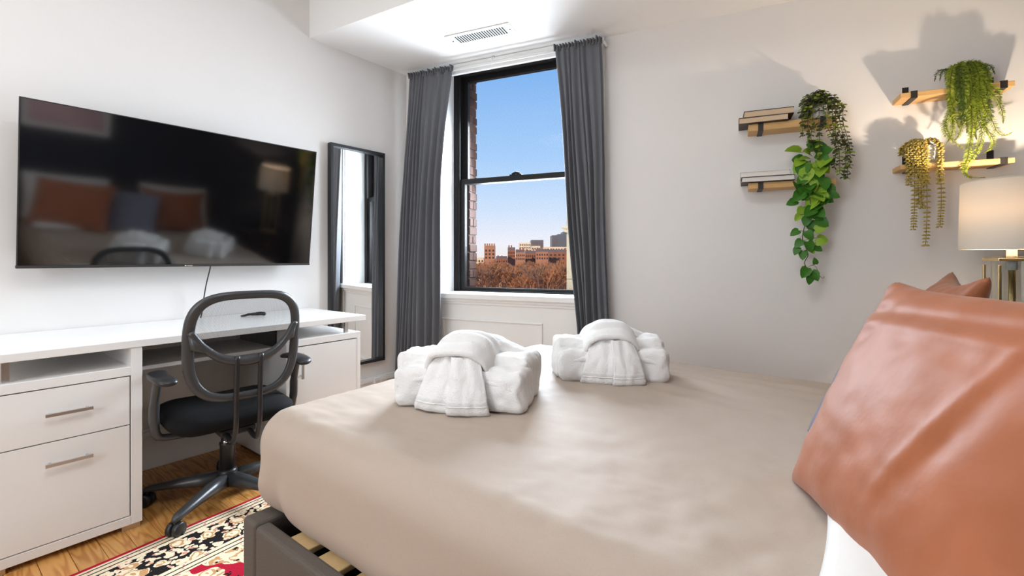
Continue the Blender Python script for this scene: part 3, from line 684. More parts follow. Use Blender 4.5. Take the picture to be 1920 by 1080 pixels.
# ------------------------------------------------------------------ bed
bf = thing('bed_frame', 'grey upholstered bed frame with pale wooden slats', 'bed')
FX0, FY0, FY1, FZ = -1.515, 0.625, 2.275, 0.315
box('foot_rail', 'bed_upholstery', (FX0, FX0+0.078, FY0, FY1, 0.085, FZ), bf, bevel=0.012, seg=3)
box('side_rail', 'bed_upholstery', (FX0+0.079, 0.68, FY0+0.001, FY0+0.046, 0.085, FZ-0.004), bf, bevel=0.012, seg=3)
box('side_rail', 'bed_upholstery', (FX0+0.079, 0.68, FY1-0.046, FY1-0.001, 0.085, FZ-0.004), bf, bevel=0.012, seg=3)
hb = rbox(0.055, 1.66, 0.72, 0.025, 6, 60, 24, lambda p: Vector((p.x - (0.010*abs(math.sin(p.y*5.2))*(1 if p.x < 0 else 0)), p.y, p.z)), (0.705, 1.45, 0.25))
weld_build(hb, 'headboard', 'bed_upholstery', bf)
box('deck_lining', 'bed_inside', (FX0+0.078, 0.68, FY0+0.046, FY1-0.046, 0.17, 0.19), bf)
box('center_beam', 'bed_inside', (FX0+0.078, 0.68, 1.43, 1.47, 0.19, 0.281), bf)
for i in range(14):
    x = -1.322 + i*0.1445
    box('slat', 'slat_pine', (x, x+0.096, FY0+0.046, FY1-0.046, 0.282, 0.300), bf, bevel=0.003)
for x in (FX0+0.01, 0.60):
    for y_ in (FY0+0.01, FY1-0.07):
        box('leg', 'bed_inside', (x, x+0.06, y_, y_+0.06, 0.0, 0.085), bf, bevel=0.003)

MXC, MYC = -0.455, 1.450
def sheetf(p):
    x, y_ = p.x+MXC, p.y+MYC
    top = max(0.0, min(1.0, (p.z-0.20)/0.09))
    if top > 0:
        crown = 0.012*(1-(p.y/0.79)**2)
        w = 0.0
        # soft wide waves and finer creases, long pulled folds towards the pillows on the far side
        w += 0.004*N3(x*1.6, y_*2.1, 1.0) + 0.0030*N3(x*9+2*N3(x*2, y_*2), y_*15, 4.0) + 0.0014*N3(x*24+3*N3(x*4, y_*4), y_*34, 2.0)
        far = max(0, min(1, (y_-1.55)/0.35))*max(0, min(1, (x+1.15)/0.6))
        w += far*0.0075*math.sin(58*(y_+0.10*x+0.05*N3(x*2.0, y_*3, 9)) + 2.5*N3(x*1.6, y_*4, 6))*(0.6+0.6*N3(x*2.5, y_*6, 2))
        near = max(0, min(1, (x+0.75)/0.5))*max(0, min(1, (1.45-y_)/0.4))
        w += near*(0.007*(abs(N3(x*11+1.5*N3(x*3, y_*3), y_*7-x*3, 12.0))-0.25) + 0.004*(abs(N3(x*20+2*N3(x*5, y_*5, 3), y_*17+x*4, 22.0))-0.25))
        p.z += top*(crown+w)
    tb = max(0.0, min(1.0, (0.10-p.z)/0.10))
    if tb > 0:
        back = 0.35*0.085*(1-math.sqrt(max(0, 1-tb*tb)))
        if abs(p.y) > 0.68: p.y += math.copysign(back*min(1, (abs(p.y)-0.68)/0.02), p.y)
        if abs(p.x) > 1.0: p.x += math.copysign(back*min(1, (abs(p.x)-1.0)/0.02), p.x)
    # side panels: pulled taut, gathered at the foot corner
    low = max(0.0, min(1.0, (0.20-p.z)/0.16))
    c_ = max(0, 1-(abs(p.x+1.096)+abs(p.y+0.783))/0.30)
    s_ = c_*low
    if s_ > 0:
        g = 0.020*s_*math.sin(42*(p.y - p.x) + 10*p.z)
        p.x += g*0.7; p.y += g*0.7; p.z += 0.035*s_
    p.x += 0.004*N3(p.y*6, p.z*5, 3)*low; p.y += 0.006*N3(p.x*4, p.z*6, 5)*low
    return p
mt = thing('mattress', 'bed mattress covered tightly with a taupe sheet', 'mattress', (MXC, MYC, 0.301))
weld_build(rbox(2.21, 1.566, 0.312, 0.085, 220, 190, 34, sheetf, (0, 0, 0), rz=0.10), 'fitted_sheet', 'sheet_taupe', mt)

# ------------------------------------------------------------------ pillows
def pillow(name, label, cat, m, C, U, V, w, h, t, seed=0, n=44, crease=None, ear=0.05, wr=1.0, group=None, pw_=0.42, dog=0.0):
    C, U, V = Vector(C), Vector(U).normalized(), Vector(V); V = (V - U*V.dot(U)).normalized(); Nn = U.cross(V)
    mb = MB()
    def side(sg):
        def fn(u, v):
            a, b = 2*u-1, 2*v-1
            a_ = math.sin(a*math.pi/2)*0.35 + a*0.65; b_ = math.sin(b*math.pi/2)*0.35 + b*0.65
            x = a_*(w/2)*(1-ear*(1-b_*b_)*abs(a_)); y_ = b_*(h/2)*(1-ear*(1-a_*a_)*abs(b_))
            ce = dog*math.exp(-((1-abs(a_))**2+(1-abs(b_))**2)/0.06); x += math.copysign(ce, a_); y_ += math.copysign(ce, b_)
            e = max(0.0, (1-a_*a_)*(1-b_*b_))
            z_ = sg*t/2*e**pw_
            z_ += wr*e**0.3*(0.006*N3(a_*2.2+seed, b_*2.2, sg) + 0.003*N3(a_*6+seed, b_*6, sg*3))
            # puckers running in from the seams
            rim = 1-e**0.5
            z_ += sg*wr*0.004*rim*math.sin(16*a_+seed)*(1-abs(a_))*(e**0.2) + sg*wr*0.004*rim*math.sin(15*b_+seed*2)*(1-abs(b_))*(e**0.2)
            if crease and sg > 0: z_ += crease(a_, b_)*e**0.25
            return tuple(C + U*x + V*y_ + Nn*z_)
        mb.grid(fn, n, n)
    side(1); side(-1)
    o = weld_build(mb, name, m)
    return tag(o, label, cat, group)
def crease1(a, b):            # one long fold from the lower middle up to the near top corner
    d = a - (0.21 + (b+0.345)*0.305)
    along = max(0.0, 1-((b-0.1)/0.85)**2)
    gv = b - (0.74 + 0.05*a)                                   # slack fold along the top seam, pleated at the far corner
    top = -0.008*math.exp(-(gv/0.055)**2) + 0.005*math.exp(-((gv+0.13)/0.06)**2)
    far = max(0.0, (-a-0.35)/0.65)*max(0.0, (b-0.2)/0.8)
    top += 0.008*far*math.sin(22*(b-0.9*a))
    return top + along*(0.0045*math.exp(-(d/0.035)**2) - 0.0045*math.exp(-((d-0.10)/0.08)**2))
pillow('cushion', 'large rust brown satin cushion in the foreground, nearest the camera', 'cushion', 'satin_rust', (0.069, 0.942, 0.829), (0.45, -0.89, 0), (0.387, 0.155, 0.91), 0.56, 0.45, 0.16, 2, 72, crease1, ear=0.05, wr=0.8, pw_=0.34, dog=0.008)
pillow('cushion', 'rust brown satin cushion behind the foreground one, its corner poking up', 'cushion', 'satin_rust', (0.095, 1.74, 0.832), (0.02, -1, 0), (0.36, 0.0, 0.93), 0.54, 0.44, 0.15, 5, 44, ear=0.12, wr=1.6, dog=0.012)
pillow('pillow', 'blue-grey pillow half hidden behind the foreground rust cushion', 'pillow', 'blue_grey_cotton', (0.038, 1.325, 0.805), (0.45, -0.89, 0), (0.42, 0.20, 0.88), 0.50, 0.42, 0.10, 8, 30, ear=0.03)
pillow('pillow', 'white pillow lying flat under the foreground rust cushion', 'pillow', 'cotton_white', (0.215, 0.90, 0.645), (1, 0.03, 0), (0, 1, 0.0), 0.60, 0.44, 0.085, 3, 40, wr=1.5)
pillow('pillow', 'white pillow standing against the near end of the headboard', 'pillow', 'cotton_white', (0.50, 0.98, 0.83), (0, -1, 0), (0.32, 0, 0.95), 0.64, 0.44, 0.15, 11, 28)
pillow('pillow', 'white pillow standing against the far end of the headboard', 'pillow', 'cotton_white', (0.50, 1.86, 0.83), (0, -1, 0), (0.32, 0, 0.95), 0.64, 0.44, 0.15, 14, 28)

# ------------------------------------------------------------------ folded bathrobes
def robe(label, loc, rz, sd, sc=1.0):
    r = thing('bathrobe', label, 'bathrobe', loc, rz, 'folded white bathrobes on the bed'); r.scale = (sc, sc, sc)
    def soft(amp, k):
        def f(p):
            q = Vector((p.x*k+sd, p.y*k, p.z*k))
            q2 = q*3.1; p.z += amp*0.35*noise.noise(q2)*(1 if p.z > 0.02 else 0); p.y += amp*0.35*noise.noise(q2+Vector((4, 4, 0)))
            p.x += amp*noise.noise(q); p.y += amp*noise.noise(q+Vector((9, 0, 0))); p.z += amp*0.8*noise.noise(q+Vector((0, 9, 0)))*(1 if p.z > 0.02 else 0.2)
            return p
        return f
    def pinch(f, z0):
        # the bundle is squeezed in the middle where the collar wraps it
        def g(p):
            s_ = math.exp(-(p.x/0.10)**2)
            p.z *= 1-0.10*s_
            fan = 1+0.18*abs(p.x)/0.2; p.y *= fan
            return f(p)
        return g
    def ends(f):
        def g(p):
            e_ = max(0, (abs(p.x)-0.13)/0.08)
            p.x += math.copysign(0.006*e_*math.sin(p.y*120+p.z*30+sd), p.x)
            p.z += 0.005*e_*math.sin(p.y*75+sd)*(1 if p.z > 0.08 else 0)
            p.z -= 0.006*math.exp(-((p.z-0.055)/0.006)**2)*0.5
            return f(p)
        return g
    for wx, dy, hz, cy, cx, zz in ((0.415, 0.115, 0.130, -0.066, 0.006, 0.0), (0.435, 0.135, 0.160, 0.010, -0.002, 0.0), (0.40, 0.12, 0.150, 0.105, 0.014, 0.0)):
        mb = rbox(wx, dy, hz, 0.026, 60, 30, 22, ends(pinch(soft(0.012, 12), zz)), (cx, cy, zz), rz=0.030)
        weld_build(mb, 'folded_layer', 'terry_white', r)
    # fold lips on top of the layers
    for y_, z_, a in ((-0.052, 0.132, 0.016), (0.062, 0.150, 0.014), (-0.118, 0.098, 0.014)):
        pts = [(x_, y_+0.006*N3(x_*9, sd), z_+0.006*N3(x_*7, sd, 2)-0.035*(abs(x_)/0.2)**3) for x_ in [-0.19+0.38*i/24 for i in range(25)]]
        MB().tube(pts, a, 8).build('fold_lip', 'terry_white', r, smooth=True)
    # two front flaps falling from under the collar to the bed
    for s_ in (-1, 1):
        def flap(u, v, s=s_):
            t = v
            wid = 0.082 + 0.046*t**0.9 - (0.004 if s > 0 else 0)
            x = (-0.006 if s > 0 else 0.004) + 0.004*math.sin(3*t) + s*u*wid
            z_ = 0.158*(1-t)**0.92 + 0.006
            y_ = -0.122 - 0.050*math.sin(min(1, t*1.15)*math.pi/2) + 0.024*(u**2.4) + (0.008 if s < 0 else -0.008)
            y_ += 0.006*N3(u*4+s, t*3, sd) + 0.0045*math.sin(u*13+s+sd)*(1-t)**1.5 + 0.003*N3(u*11+s, t*5, sd+2) - 0.004*math.exp(-((t-0.80)/0.012)**2)
            if t > 0.96: y_ += 0.010*(t-0.96)/0.04
            return (x, y_, z_)
        o = MB().grid(flap, 18, 40).build('front_flap', 'terry_white', r, smooth=True, solid=0.013)
        sm = MB().tube([flap(u, 0.80) if False else tuple(Vector(flap(u, 0.86))+Vector((0, -0.007, 0))) for u in [i/12 for i in range(13)]], 0.0022, 6).build('stitched_hem', 'terry_white', r, smooth=True)
    # collar: a thick arch thrown over the top with rolled rims
    def arch(u, v):
        a = math.pi*u; ca, sa = math.cos(a), math.sin(a)
        rx = 0.096 + 0.010*v; lift = min(1.0, v/0.38); lift = lift*lift*(3-2*lift)
        hz = 0.048 + 0.034*lift - 0.040*max(0, v-0.55)
        x = -rx*math.copysign(abs(ca)**0.72, ca) + 0.010*v
        y_ = -0.132 + 0.25*v + 0.022*(1-sa)
        z_ = 0.128 + hz*sa**0.66 + 0.011*abs(math.sin(math.pi*v*4.5))*sa*(1 if v < 0.7 else 0.3) - 0.020*(1-sa)
        return (x+0.005*N3(u*5, v*4, sd), y_+0.006*N3(u*4, v*5, sd+4), z_+0.004*N3(u*6, v*6, sd+8))
    MB().grid(arch, 36, 24).build('collar', 'terry_white', r, smooth=True, solid=0.018)
    for v_, rad in ((0.02, 0.011), (0.22, 0.0095), (0.44, 0.009)):
        MB().tube([arch(0.04+0.92*i/36, v_) for i in range(37)], [rad*(0.75+0.25*math.sin(math.pi*i/36)) for i in range(37)], 10).build('collar_roll', 'terry_white', r, smooth=True)
    # tail of the collar fanning away behind
    def tail(u, v):
        x = 0.05 + 0.13*v + 0.05*(u-0.5); y_ = 0.0 + 0.10*u + 0.02*v; z_ = 0.200 - 0.055*v - 0.02*abs(u-0.5) + 0.004*N3(u*4, v*4, sd)
        return (x, y_, z_)
    MB().grid(tail, 12, 14).build('collar_tail', 'terry_white', r, smooth=True, solid=0.016)
    return r
robe('folded white bathrobe on the bed, nearer the desk chair', (-1.085, 1.150, 0.622), R(25), 1.0, 1.0)
robe('folded white bathrobe on the bed, nearer the shelf wall', (-0.870, 1.735, 0.620), R(35), 6.0, 0.98)

# ------------------------------------------------------------------ wall shelves
def shelf(label, k0, k1, depth, z0, z1, br_k):
    r = thing('wall_shelf', label, 'shelf', W(k0, 0, z0), WA, 'wooden wall shelves')
    L = k1-k0; h = z1-z0
    box('board', 'shelf_wood', (0, L, -depth, -0.002, 0, h), r, bevel=0.003)
    for k in br_k:
        b = k-k0
        MB().box(b-0.013, b+0.013, -depth-0.003, -depth, -0.004, h+0.003).box(b-0.013, b+0.013, -depth, 0, -0.004, 0).box(b-0.013, b+0.013, -0.004, 0, -0.004, h+0.062).box(b-0.013, b+0.013, -depth-0.004, -depth+0.006, h, h+0.004).build('bracket', 'bracket_black', r)
    return r
ULZ, LLZ, URZ, LRZ = 1.842, 1.513, 1.921, 1.561
shelf('wooden shelf holding dark books and a small-leaved plant, upper shelf nearer the window', 2.444, 2.860, 0.130, 1.803, ULZ, (2.505, 2.800))
shelf('wooden shelf holding white books and the broad-leaved plant, lower shelf nearer the window', 2.444, 2.860, 0.130, 1.479, LLZ, (2.505, 2.800))
shelf('wooden shelf holding the fern, upper shelf above the table lamp', 3.130, 3.560, 0.130, 1.894, URZ, (3.185, 3.520))
shelf('wooden shelf holding the beaded plant, lower shelf above the table lamp', 3.130, 3.560, 0.130, 1.536, LRZ, (3.185, 3.520))
def book(label, k, off, z, w, d, h, rz, cover, pages):
    r = thing('book', label, 'book', W(k, off, z), WA+rz, 'books lying on the wall shelves')
    ct = 0.003
    box('cover', cover, (0, w, -d, 0, 0, ct), r, bevel=0.0008); box('cover', cover, (0, w, -d, 0, h-ct, h), r, bevel=0.0008)
    box('spine', cover, (0, w, -0.004, 0, ct, h-ct), r)
    box('page_block', pages, (0.004, w-0.004, -d+0.004, -0.004, ct, h-ct), r)
book('dark covered book at the bottom of the pile on the upper shelf', 2.396, 0.004, ULZ+0.0005, 0.245, 0.150, 0.034, R(-1), 'book_cover', 'book_pages')
book('dark covered book on top of the pile on the upper shelf', 2.418, 0.008, ULZ+0.0355, 0.245, 0.140, 0.036, R(1), 'book_cover', 'book_pages')
book('white book at the bottom of the pile on the lower shelf', 2.408, 0.004, LLZ+0.0005, 0.26, 0.150, 0.030, R(0.5), 'book_cover', 'book_pages_pale')
book('white book on top of the pile on the lower shelf', 2.404, 0.006, LLZ+0.0315, 0.245, 0.146, 0.028, R(-1), 'book_white', 'book_pages_pale')

# ------------------------------------------------------------------ hanging plants (local: x along wall, -y into room)
def leaf_verts(L, Wd, fold=0.25, curl=0.2):
    """heart-shaped leaf in xy, tip along +x"""
    out = [(0.0, 0.0), (-0.09, 0.27), (0.12, 0.50), (0.45, 0.50), (0.80, 0.28), (1.0, 0.0)]
    v = [(x*L, 0, -curl*L*x*x) for x, _ in out]
    for sg in (1, -1):
        v += [(x*L, sg*y_*Wd, fold*y_*Wd - curl*L*x*x) for x, y_ in out[1:5]]
    f = []
    for base, fl_ in ((6, False), (10, True)):
        q = [(0, base, base+1), (0, base+1, 1 if False else 2), (2, base+1, base+2), (2, base+2, 3), (3, base+2, base+3), (3, base+3, 4), (4, base+3, 5)]
        f += [tuple(reversed(t)) if fl_ else t for t in q]
    return v, f
def place(mb, v, f, p, d, nrm):
    d = Vector(d).normalized(); nrm = Vector(nrm); s_ = nrm.cross(d)
    if s_.length < 1e-5: s_ = Vector((1, 0, 0)).cross(d)
    s_.normalize(); n_ = d.cross(s_)
    mb.add([Vector(p) + d*a[0] + s_*a[1] + n_*a[2] for a in v], f)
def pot(parent, x, y_, z, r_, h):
    MB().lathe([(0, 0), (r_*0.78, 0), (r_*0.82, 0.004), (r_, h-0.004), (r_, h), (r_*0.9, h), (r_*0.86, h-0.012), (0, h-0.012)], 24, (x, y_, z)).build('pot', 'pot_white', parent, smooth=True)
def vine(pts, n=10): return bez(pts, n)

# A: small round leaves, upper shelf nearer the window
rn = random.Random(11)
pa = thing('trailing_plant', 'small-leaved dark trailing plant in a white pot on the upper shelf nearer the window', 'plant', W(2.79, 0, ULZ), WA, 'trailing plants on the wall shelves')
pot(pa, 0.0, -0.065, 0.0, 0.042, 0.075)
sv, sf = [(0, 0, 0), (0.35, 0.42, 0.06), (0.8, 0.36, 0.04), (1, 0, -0.06), (0.8, -0.36, 0.04), (0.35, -0.42, 0.06)], [(0, 1, 2, 3), (0, 3, 4, 5)]
def small_leaf(mb, p, d, L, nrm): place(mb, [(a*L, b*L, c*L) for a, b, c in sv], sf, p, d, nrm)
def leafy(parent, pts, mat_, L, step, rn, mat2=None, stem=0.0016, spread=1.0):
    sm = MB().tube(pts, stem, 5); st = sm.build('stem', 'stem_brown', parent, smooth=True)
    mb, m2 = MB(), MB(); acc = 0
    for i in range(1, len(pts)):
        a, b = pts[i-1], pts[i]; acc += (b-a).length
        while acc > step:
            acc -= step; t = (b-a).normalized(); an = rn.uniform(0, 6.28)
            sd = Vector((math.cos(an), math.sin(an)*0.8, 0)); d = sd*spread + t*0.35 + Vector((0, 0, rn.uniform(-0.5, 0.3)))
            tgt = m2 if (mat2 and rn.random() < 0.28) else mb
            for s_ in (1, -1):
                small_leaf(tgt, b, Vector((d.x*s_, d.y*s_, d.z)), L*rn.uniform(0.75, 1.2), Vector((rn.uniform(-.6, .6), -0.6, 0.8)))
    for q, m_ in ((mb, mat_), (m2, mat2)):
        if q.v:
            o = q.build('foliage', m_, parent, smooth=False, fix=False); o['kind'] = 'stuff'
for i in range(40):                    # bushy crown
    an = rn.uniform(0, 6.28); rr = rn.uniform(0.02, 0.085); h = rn.uniform(0.09, 0.165) - 0.5*rr*rn.random()
    tip = Vector((math.cos(an)*rr*1.05, -0.065+math.sin(an)*rr*0.75, h)); tip.y = min(tip.y, -0.012)
    leafy(pa, vine([(0, -0.065, 0.06), (tip.x*0.4, -0.065+(tip.y+0.065)*0.4, h*0.9), tuple(tip), (tip.x*1.25, tip.y*1.0-0.006, h-rn.uniform(0.02, 0.07))], 5), 'leaf_small', 0.025, 0.014, rn, 'leaf_lime')
for x, y_, zl, n_ in ((-0.085, -0.145, -0.10, 0), (-0.06, -0.15, -0.13, 0), (-0.04, -0.15, -0.17, 1), (-0.012, -0.155, -0.23, 0), (0.02, -0.15, -0.27, 1), (0.045, -0.155, -0.31, 0), (0.062, -0.150, -0.33, 1), (0.078, -0.145, -0.335, 0), (0.09, -0.15, -0.28, 1), (0.055, -0.165, -0.20, 0)):
    x2 = x*1.0 + (0.035 if zl < -0.25 else 0.0)
    leafy(pa, vine([(0, -0.07, 0.065), (x*0.6, -0.11, 0.10), (x, y_, 0.04), (x*1.05, y_-0.006, -0.05), (x2+0.01*rn.uniform(-1, 1), y_-0.004, zl*0.6), (x2, y_, zl)], 7), 'leaf_small', 0.022, 0.018, rn, 'leaf_lime')

# B: broad heart-shaped leaves, lower shelf nearer the window: each leaf an object
rn = random.Random(5)
pb = thing('pothos_plant', 'broad heart-leaved trailing plant hanging from the lower shelf nearer the window', 'plant', W(2.75, 0, LLZ), WA, 'trailing plants on the wall shelves')
pot(pb, 0.0, -0.066, 0.0, 0.044, 0.08)
LM = []
for fo, cu in ((0.35, 0.22), (0.15, 0.35), (0.45, 0.10)):
    for m_ in ('leaf_pothos', 'leaf_pothos', 'leaf_pothos_pale'):
        v, f = leaf_verts(1.0, 0.86, fo, cu); me = MB().add(v, f).mesh('leaf'); me.materials.append(MATS[m_]); LM.append(me)
        for p in me.polygons: p.use_smooth = True
def big_leaf(parent, p, d, L, nrm, mi=None):
    o = bpy.data.objects.new('leaf', LM[rn.randrange(9) if mi is None else mi]); COL.objects.link(o); o.parent = parent
    d = Vector(d).normalized(); s_ = Vector(nrm).cross(d).normalized(); n_ = d.cross(s_)
    mtx = Matrix((d, s_, n_)).transposed().to_4x4(); o.matrix_local = Matrix.Translation(p) @ mtx @ Matrix.Diagonal((L, L, L, 1))
for i in range(44):                   # crown and upper cascade
    t = i/43; x = rn.uniform(-0.075, 0.075)*(1-0.2*t) - 0.005; z_ = 0.175 - 0.36*t + rn.uniform(-0.02, 0.02); y_ = -0.075 - 0.085*min(1, (0.2-z_)/0.15) - rn.uniform(0, 0.03)
    d = Vector((rn.uniform(-0.7, 0.7)+x*4, -0.45+rn.uniform(-0.4, 0.2), -0.75+rn.uniform(-0.3, 0.6) if t > 0.15 else 0.1))
    L_ = rn.uniform(0.060, 0.088); p_ = Vector((x, y_, z_))
    big_leaf(pb, p_ - d.normalized()*L_*0.4, d, L_, Vector((rn.uniform(-0.7, 0.7), -1, 0.45+rn.uniform(-0.4, 0.5))))
vn = vine([(0, -0.07, 0.06), (-0.01, -0.13, 0.10), (-0.02, -0.165, -0.02), (-0.015, -0.17, -0.15), (-0.035, -0.15, -0.24), (-0.045, -0.14, -0.32), (-0.02, -0.135, -0.40), (-0.035, -0.13, -0.45), (-0.012, -0.125, -0.50), (-0.012, -0.12, -0.545)], 8)
MB().tube(vn, 0.0021, 6).build('vine', 'stem_brown', pb, smooth=True)
for (x, z_, ang, L_, mi) in ((-0.085, -0.115, 200, 0.055, 0), (-0.055, -0.15, 250, 0.055, 5), (-0.07, -0.19, 235, 0.042, 2), (-0.035, -0.20, 255, 0.055, 4), (0.0, -0.155, 300, 0.06, 1), (0.01, -0.215, 320, 0.065, 0), (-0.02, -0.225, 280, 0.06, 3),
                         (-0.075, -0.275, 210, 0.050, 1), (-0.04, -0.28, 300, 0.055, 4), (0.0, -0.275, 20, 0.055, 2), (0.012, -0.315, 350, 0.05, 5), (-0.06, -0.325, 230, 0.052, 3), (-0.035, -0.335, 290, 0.06, 0), (-0.005, -0.36, 330, 0.048, 1), (-0.075, -0.365, 240, 0.045, 4),
                         (-0.05, -0.385, 260, 0.05, 0), (-0.025, -0.37, 310, 0.04, 8), (0.005, -0.34, 10, 0.05, 5), (-0.035, -0.475, 245, 0.062, 0), (-0.012, -0.495, 300, 0.06, 7), (0.003, -0.455, 95, 0.035, 4), (-0.02, -0.52, 265, 0.045, 3), (0.03, -0.10, 330, 0.06, 0), (-0.05, -0.06, 220, 0.06, 1), (0.055, -0.04, 300, 0.062, 3), (0.06, -0.085, 340, 0.055, 1)):
    a = R(ang); p_ = Vector((x+0.01, -0.155+0.06*max(0, (-z_-0.15))+rn.uniform(-0.012, 0.012), z_))
    big_leaf(pb, p_, Vector((math.cos(a), -0.35, math.sin(a))), L_, Vector((rn.uniform(-.3, .3), -1, 0.35)), mi)
    q = min(vn, key=lambda c_: (c_-p_).length)
    MB().tube([q, (q+p_)/2+Vector((0, -0.006, 0.004)), p_], 0.0012, 5).build('petiole', 'stem_brown', pb, smooth=True)
MB().tube(bez([(0.0, -0.12, -0.46), (0.018, -0.125, -0.47), (0.035, -0.12, -0.515), (0.05, -0.12, -0.53), (0.056, -0.12, -0.520)], 6), 0.0011, 5).build('tendril', 'stem_brown', pb, smooth=True)
MB().tube(bez([(0.03, -0.14, -0.13), (0.065, -0.14, -0.125), (0.085, -0.14, -0.10), (0.08, -0.14, -0.13)], 6), 0.0011, 5).build('tendril', 'stem_brown', pb, smooth=True)

# C: beaded strands, lower shelf above the lamp
rn = random.Random(21)
pcn = thing('beaded_plant', 'beaded trailing succulent in a pale pot on the lower shelf above the lamp', 'plant', W(3.222, 0, LRZ), WA, 'trailing plants on the wall shelves')
pot(pcn, 0.020, -0.072, 0.0, 0.046, 0.092)
def strand(pts, r0=0.0072):
    MB().tube(pts, 0.0012, 5).build('stem', 'stem_brown', pcn, smooth=True)
    mb = MB(); acc = 0; k = 0
    for i in range(1, len(pts)):
        acc += (pts[i]-pts[i-1]).length
        while acc > 0.0105:
            acc -= 0.0105; k += 1
            for j in range(3):
                an = k*1.1 + j*2.094; d = Vector((math.cos(an), math.sin(an), -0.35)).normalized(); c_ = pts[i] + d*0.0085; r_ = r0*rn.uniform(0.75, 1.1)
                q = Vector((-d.y, d.x, 0)).normalized(); e = d.cross(q)
                mb.add([c_-d*r_*1.3, c_+q*r_*0.8, c_+e*r_*0.8, c_-q*r_*0.8, c_-e*r_*0.8, c_+d*r_*1.5], [(0, 2, 1), (0, 3, 2), (0, 4, 3), (0, 1, 4), (5, 1, 2), (5, 2, 3), (5, 3, 4), (5, 4, 1)])
    o = mb.build('bead_strand', 'leaf_pearl', pcn, smooth=True, fix=False); o['kind'] = 'stuff'
for x, y_, zl in ((-0.062, -0.135, -0.10), (-0.056, -0.142, -0.06), (-0.042, -0.145, -0.325), (-0.028, -0.150, -0.20), (-0.014, -0.148, -0.22), (-0.005, -0.15, -0.12), (0.006, -0.147, -0.405), (0.000, -0.152, -0.10), (0.060, -0.147, -0.315), (0.058, -0.146, -0.10), (-0.035, -0.15, -0.05)):
    strand(vine([(0.01, -0.072, 0.08), (x*0.5, -0.10, 0.118+rn.uniform(-0.01, 0.012)), (x, y_+0.01, 0.085), (x, y_, 0.0), (x+rn.uniform(-0.004, 0.004), y_, zl*0.6), (x+rn.uniform(-0.004, 0.004), y_, zl)], 9))
for i in range(14):
    an = rn.uniform(0, 6.28); rr = rn.uniform(0.015, 0.045)
    strand(vine([(0.005, -0.072, 0.08), (math.cos(an)*rr*0.6-0.01, -0.072+math.sin(an)*rr*0.6, 0.122), (math.cos(an)*rr*1.3-0.015, -0.072+math.sin(an)*rr, 0.095), (math.cos(an)*rr*1.3-0.022, -0.072+math.sin(an)*rr*1.1, 0.06)], 6))

# D: fern, upper shelf above the lamp
rn = random.Random(33)
pd = thing('hanging_fern', 'bright green hanging fern on the upper shelf above the lamp', 'plant', W(3.39, 0, URZ), WA, 'trailing plants on the wall shelves')
pot(pd, 0.0, -0.068, 0.0, 0.046, 0.07)
def frond(pts, m_, Lp=0.020, taper=True):
    MB().tube(pts, 0.0012, 5).build('stem', 'stem_brown', pd, smooth=True)
    mb = MB(); n_ = len(pts)
    for i in range(2, n_):
        t = (pts[i]-pts[i-1]); ln = t.length; t.normalize(); u = i/(n_-1)
        L_ = Lp*(0.75+0.5*math.sin(math.pi*min(1, u*1.05)))*(1-0.65*max(0, (u-0.8)/0.2))
        for q in range(max(1, int(ln/0.0034))):
            c_ = pts[i-1].lerp(pts[i], q*0.0034/max(ln, 1e-5))
            for s_ in (0, 1, 2, 3):
                an = s_*1.571 + rn.uniform(-0.5, 0.5); sdv = Vector((math.cos(an), math.sin(an)*0.8, 0.15))
                d = (sdv - t*sdv.dot(t)).normalized() + t*0.75; d.normalize()
                w_ = d.cross(Vector((rn.uniform(-1, 1), rn.uniform(-1, 1), rn.uniform(-1, 1)))).normalized()*0.0017
                e = c_ + d*L_*rn.uniform(0.7, 1.1); mid = c_.lerp(e, 0.5)
                mb.add([c_, mid+w_, e, mid-w_], [(0, 1, 2, 3)])
    o = mb.build('frond', m_, pd, fix=False); o['kind'] = 'stuff'
for i in range(34):
    a = rn.uniform(-1, 1); fwd = rn.uniform(0.5, 1.0); x = a*0.085; y_ = -0.068-0.075*fwd; zl = -rn.uniform(0.08, 0.30)
    frond(vine([(a*0.02, -0.068, 0.05), (x*0.55, -0.068-0.035*fwd, 0.115+rn.uniform(-0.01, 0.012)), (x*0.95, y_, 0.06), (x*1.0+rn.uniform(-.01, .01), y_-0.008, -0.05), (x*0.9+rn.uniform(-.02, .02), y_, zl*0.75), (x*0.8+rn.uniform(-.03, .03), y_+0.004, zl)], 5), rn.choice(('leaf_fern', 'leaf_fern', 'leaf_fern_dark')), 0.019)
for i in range(12):                       # thin loose fronds around the crown
    a = -1.2+2.4*i/11
    frond(vine([(a*0.02, -0.065, 0.05), (a*0.05, -0.07, 0.105), (a*0.082, -0.085, 0.095), (a*0.095, -0.09, 0.05)], 5), 'leaf_fern_dark', 0.014)
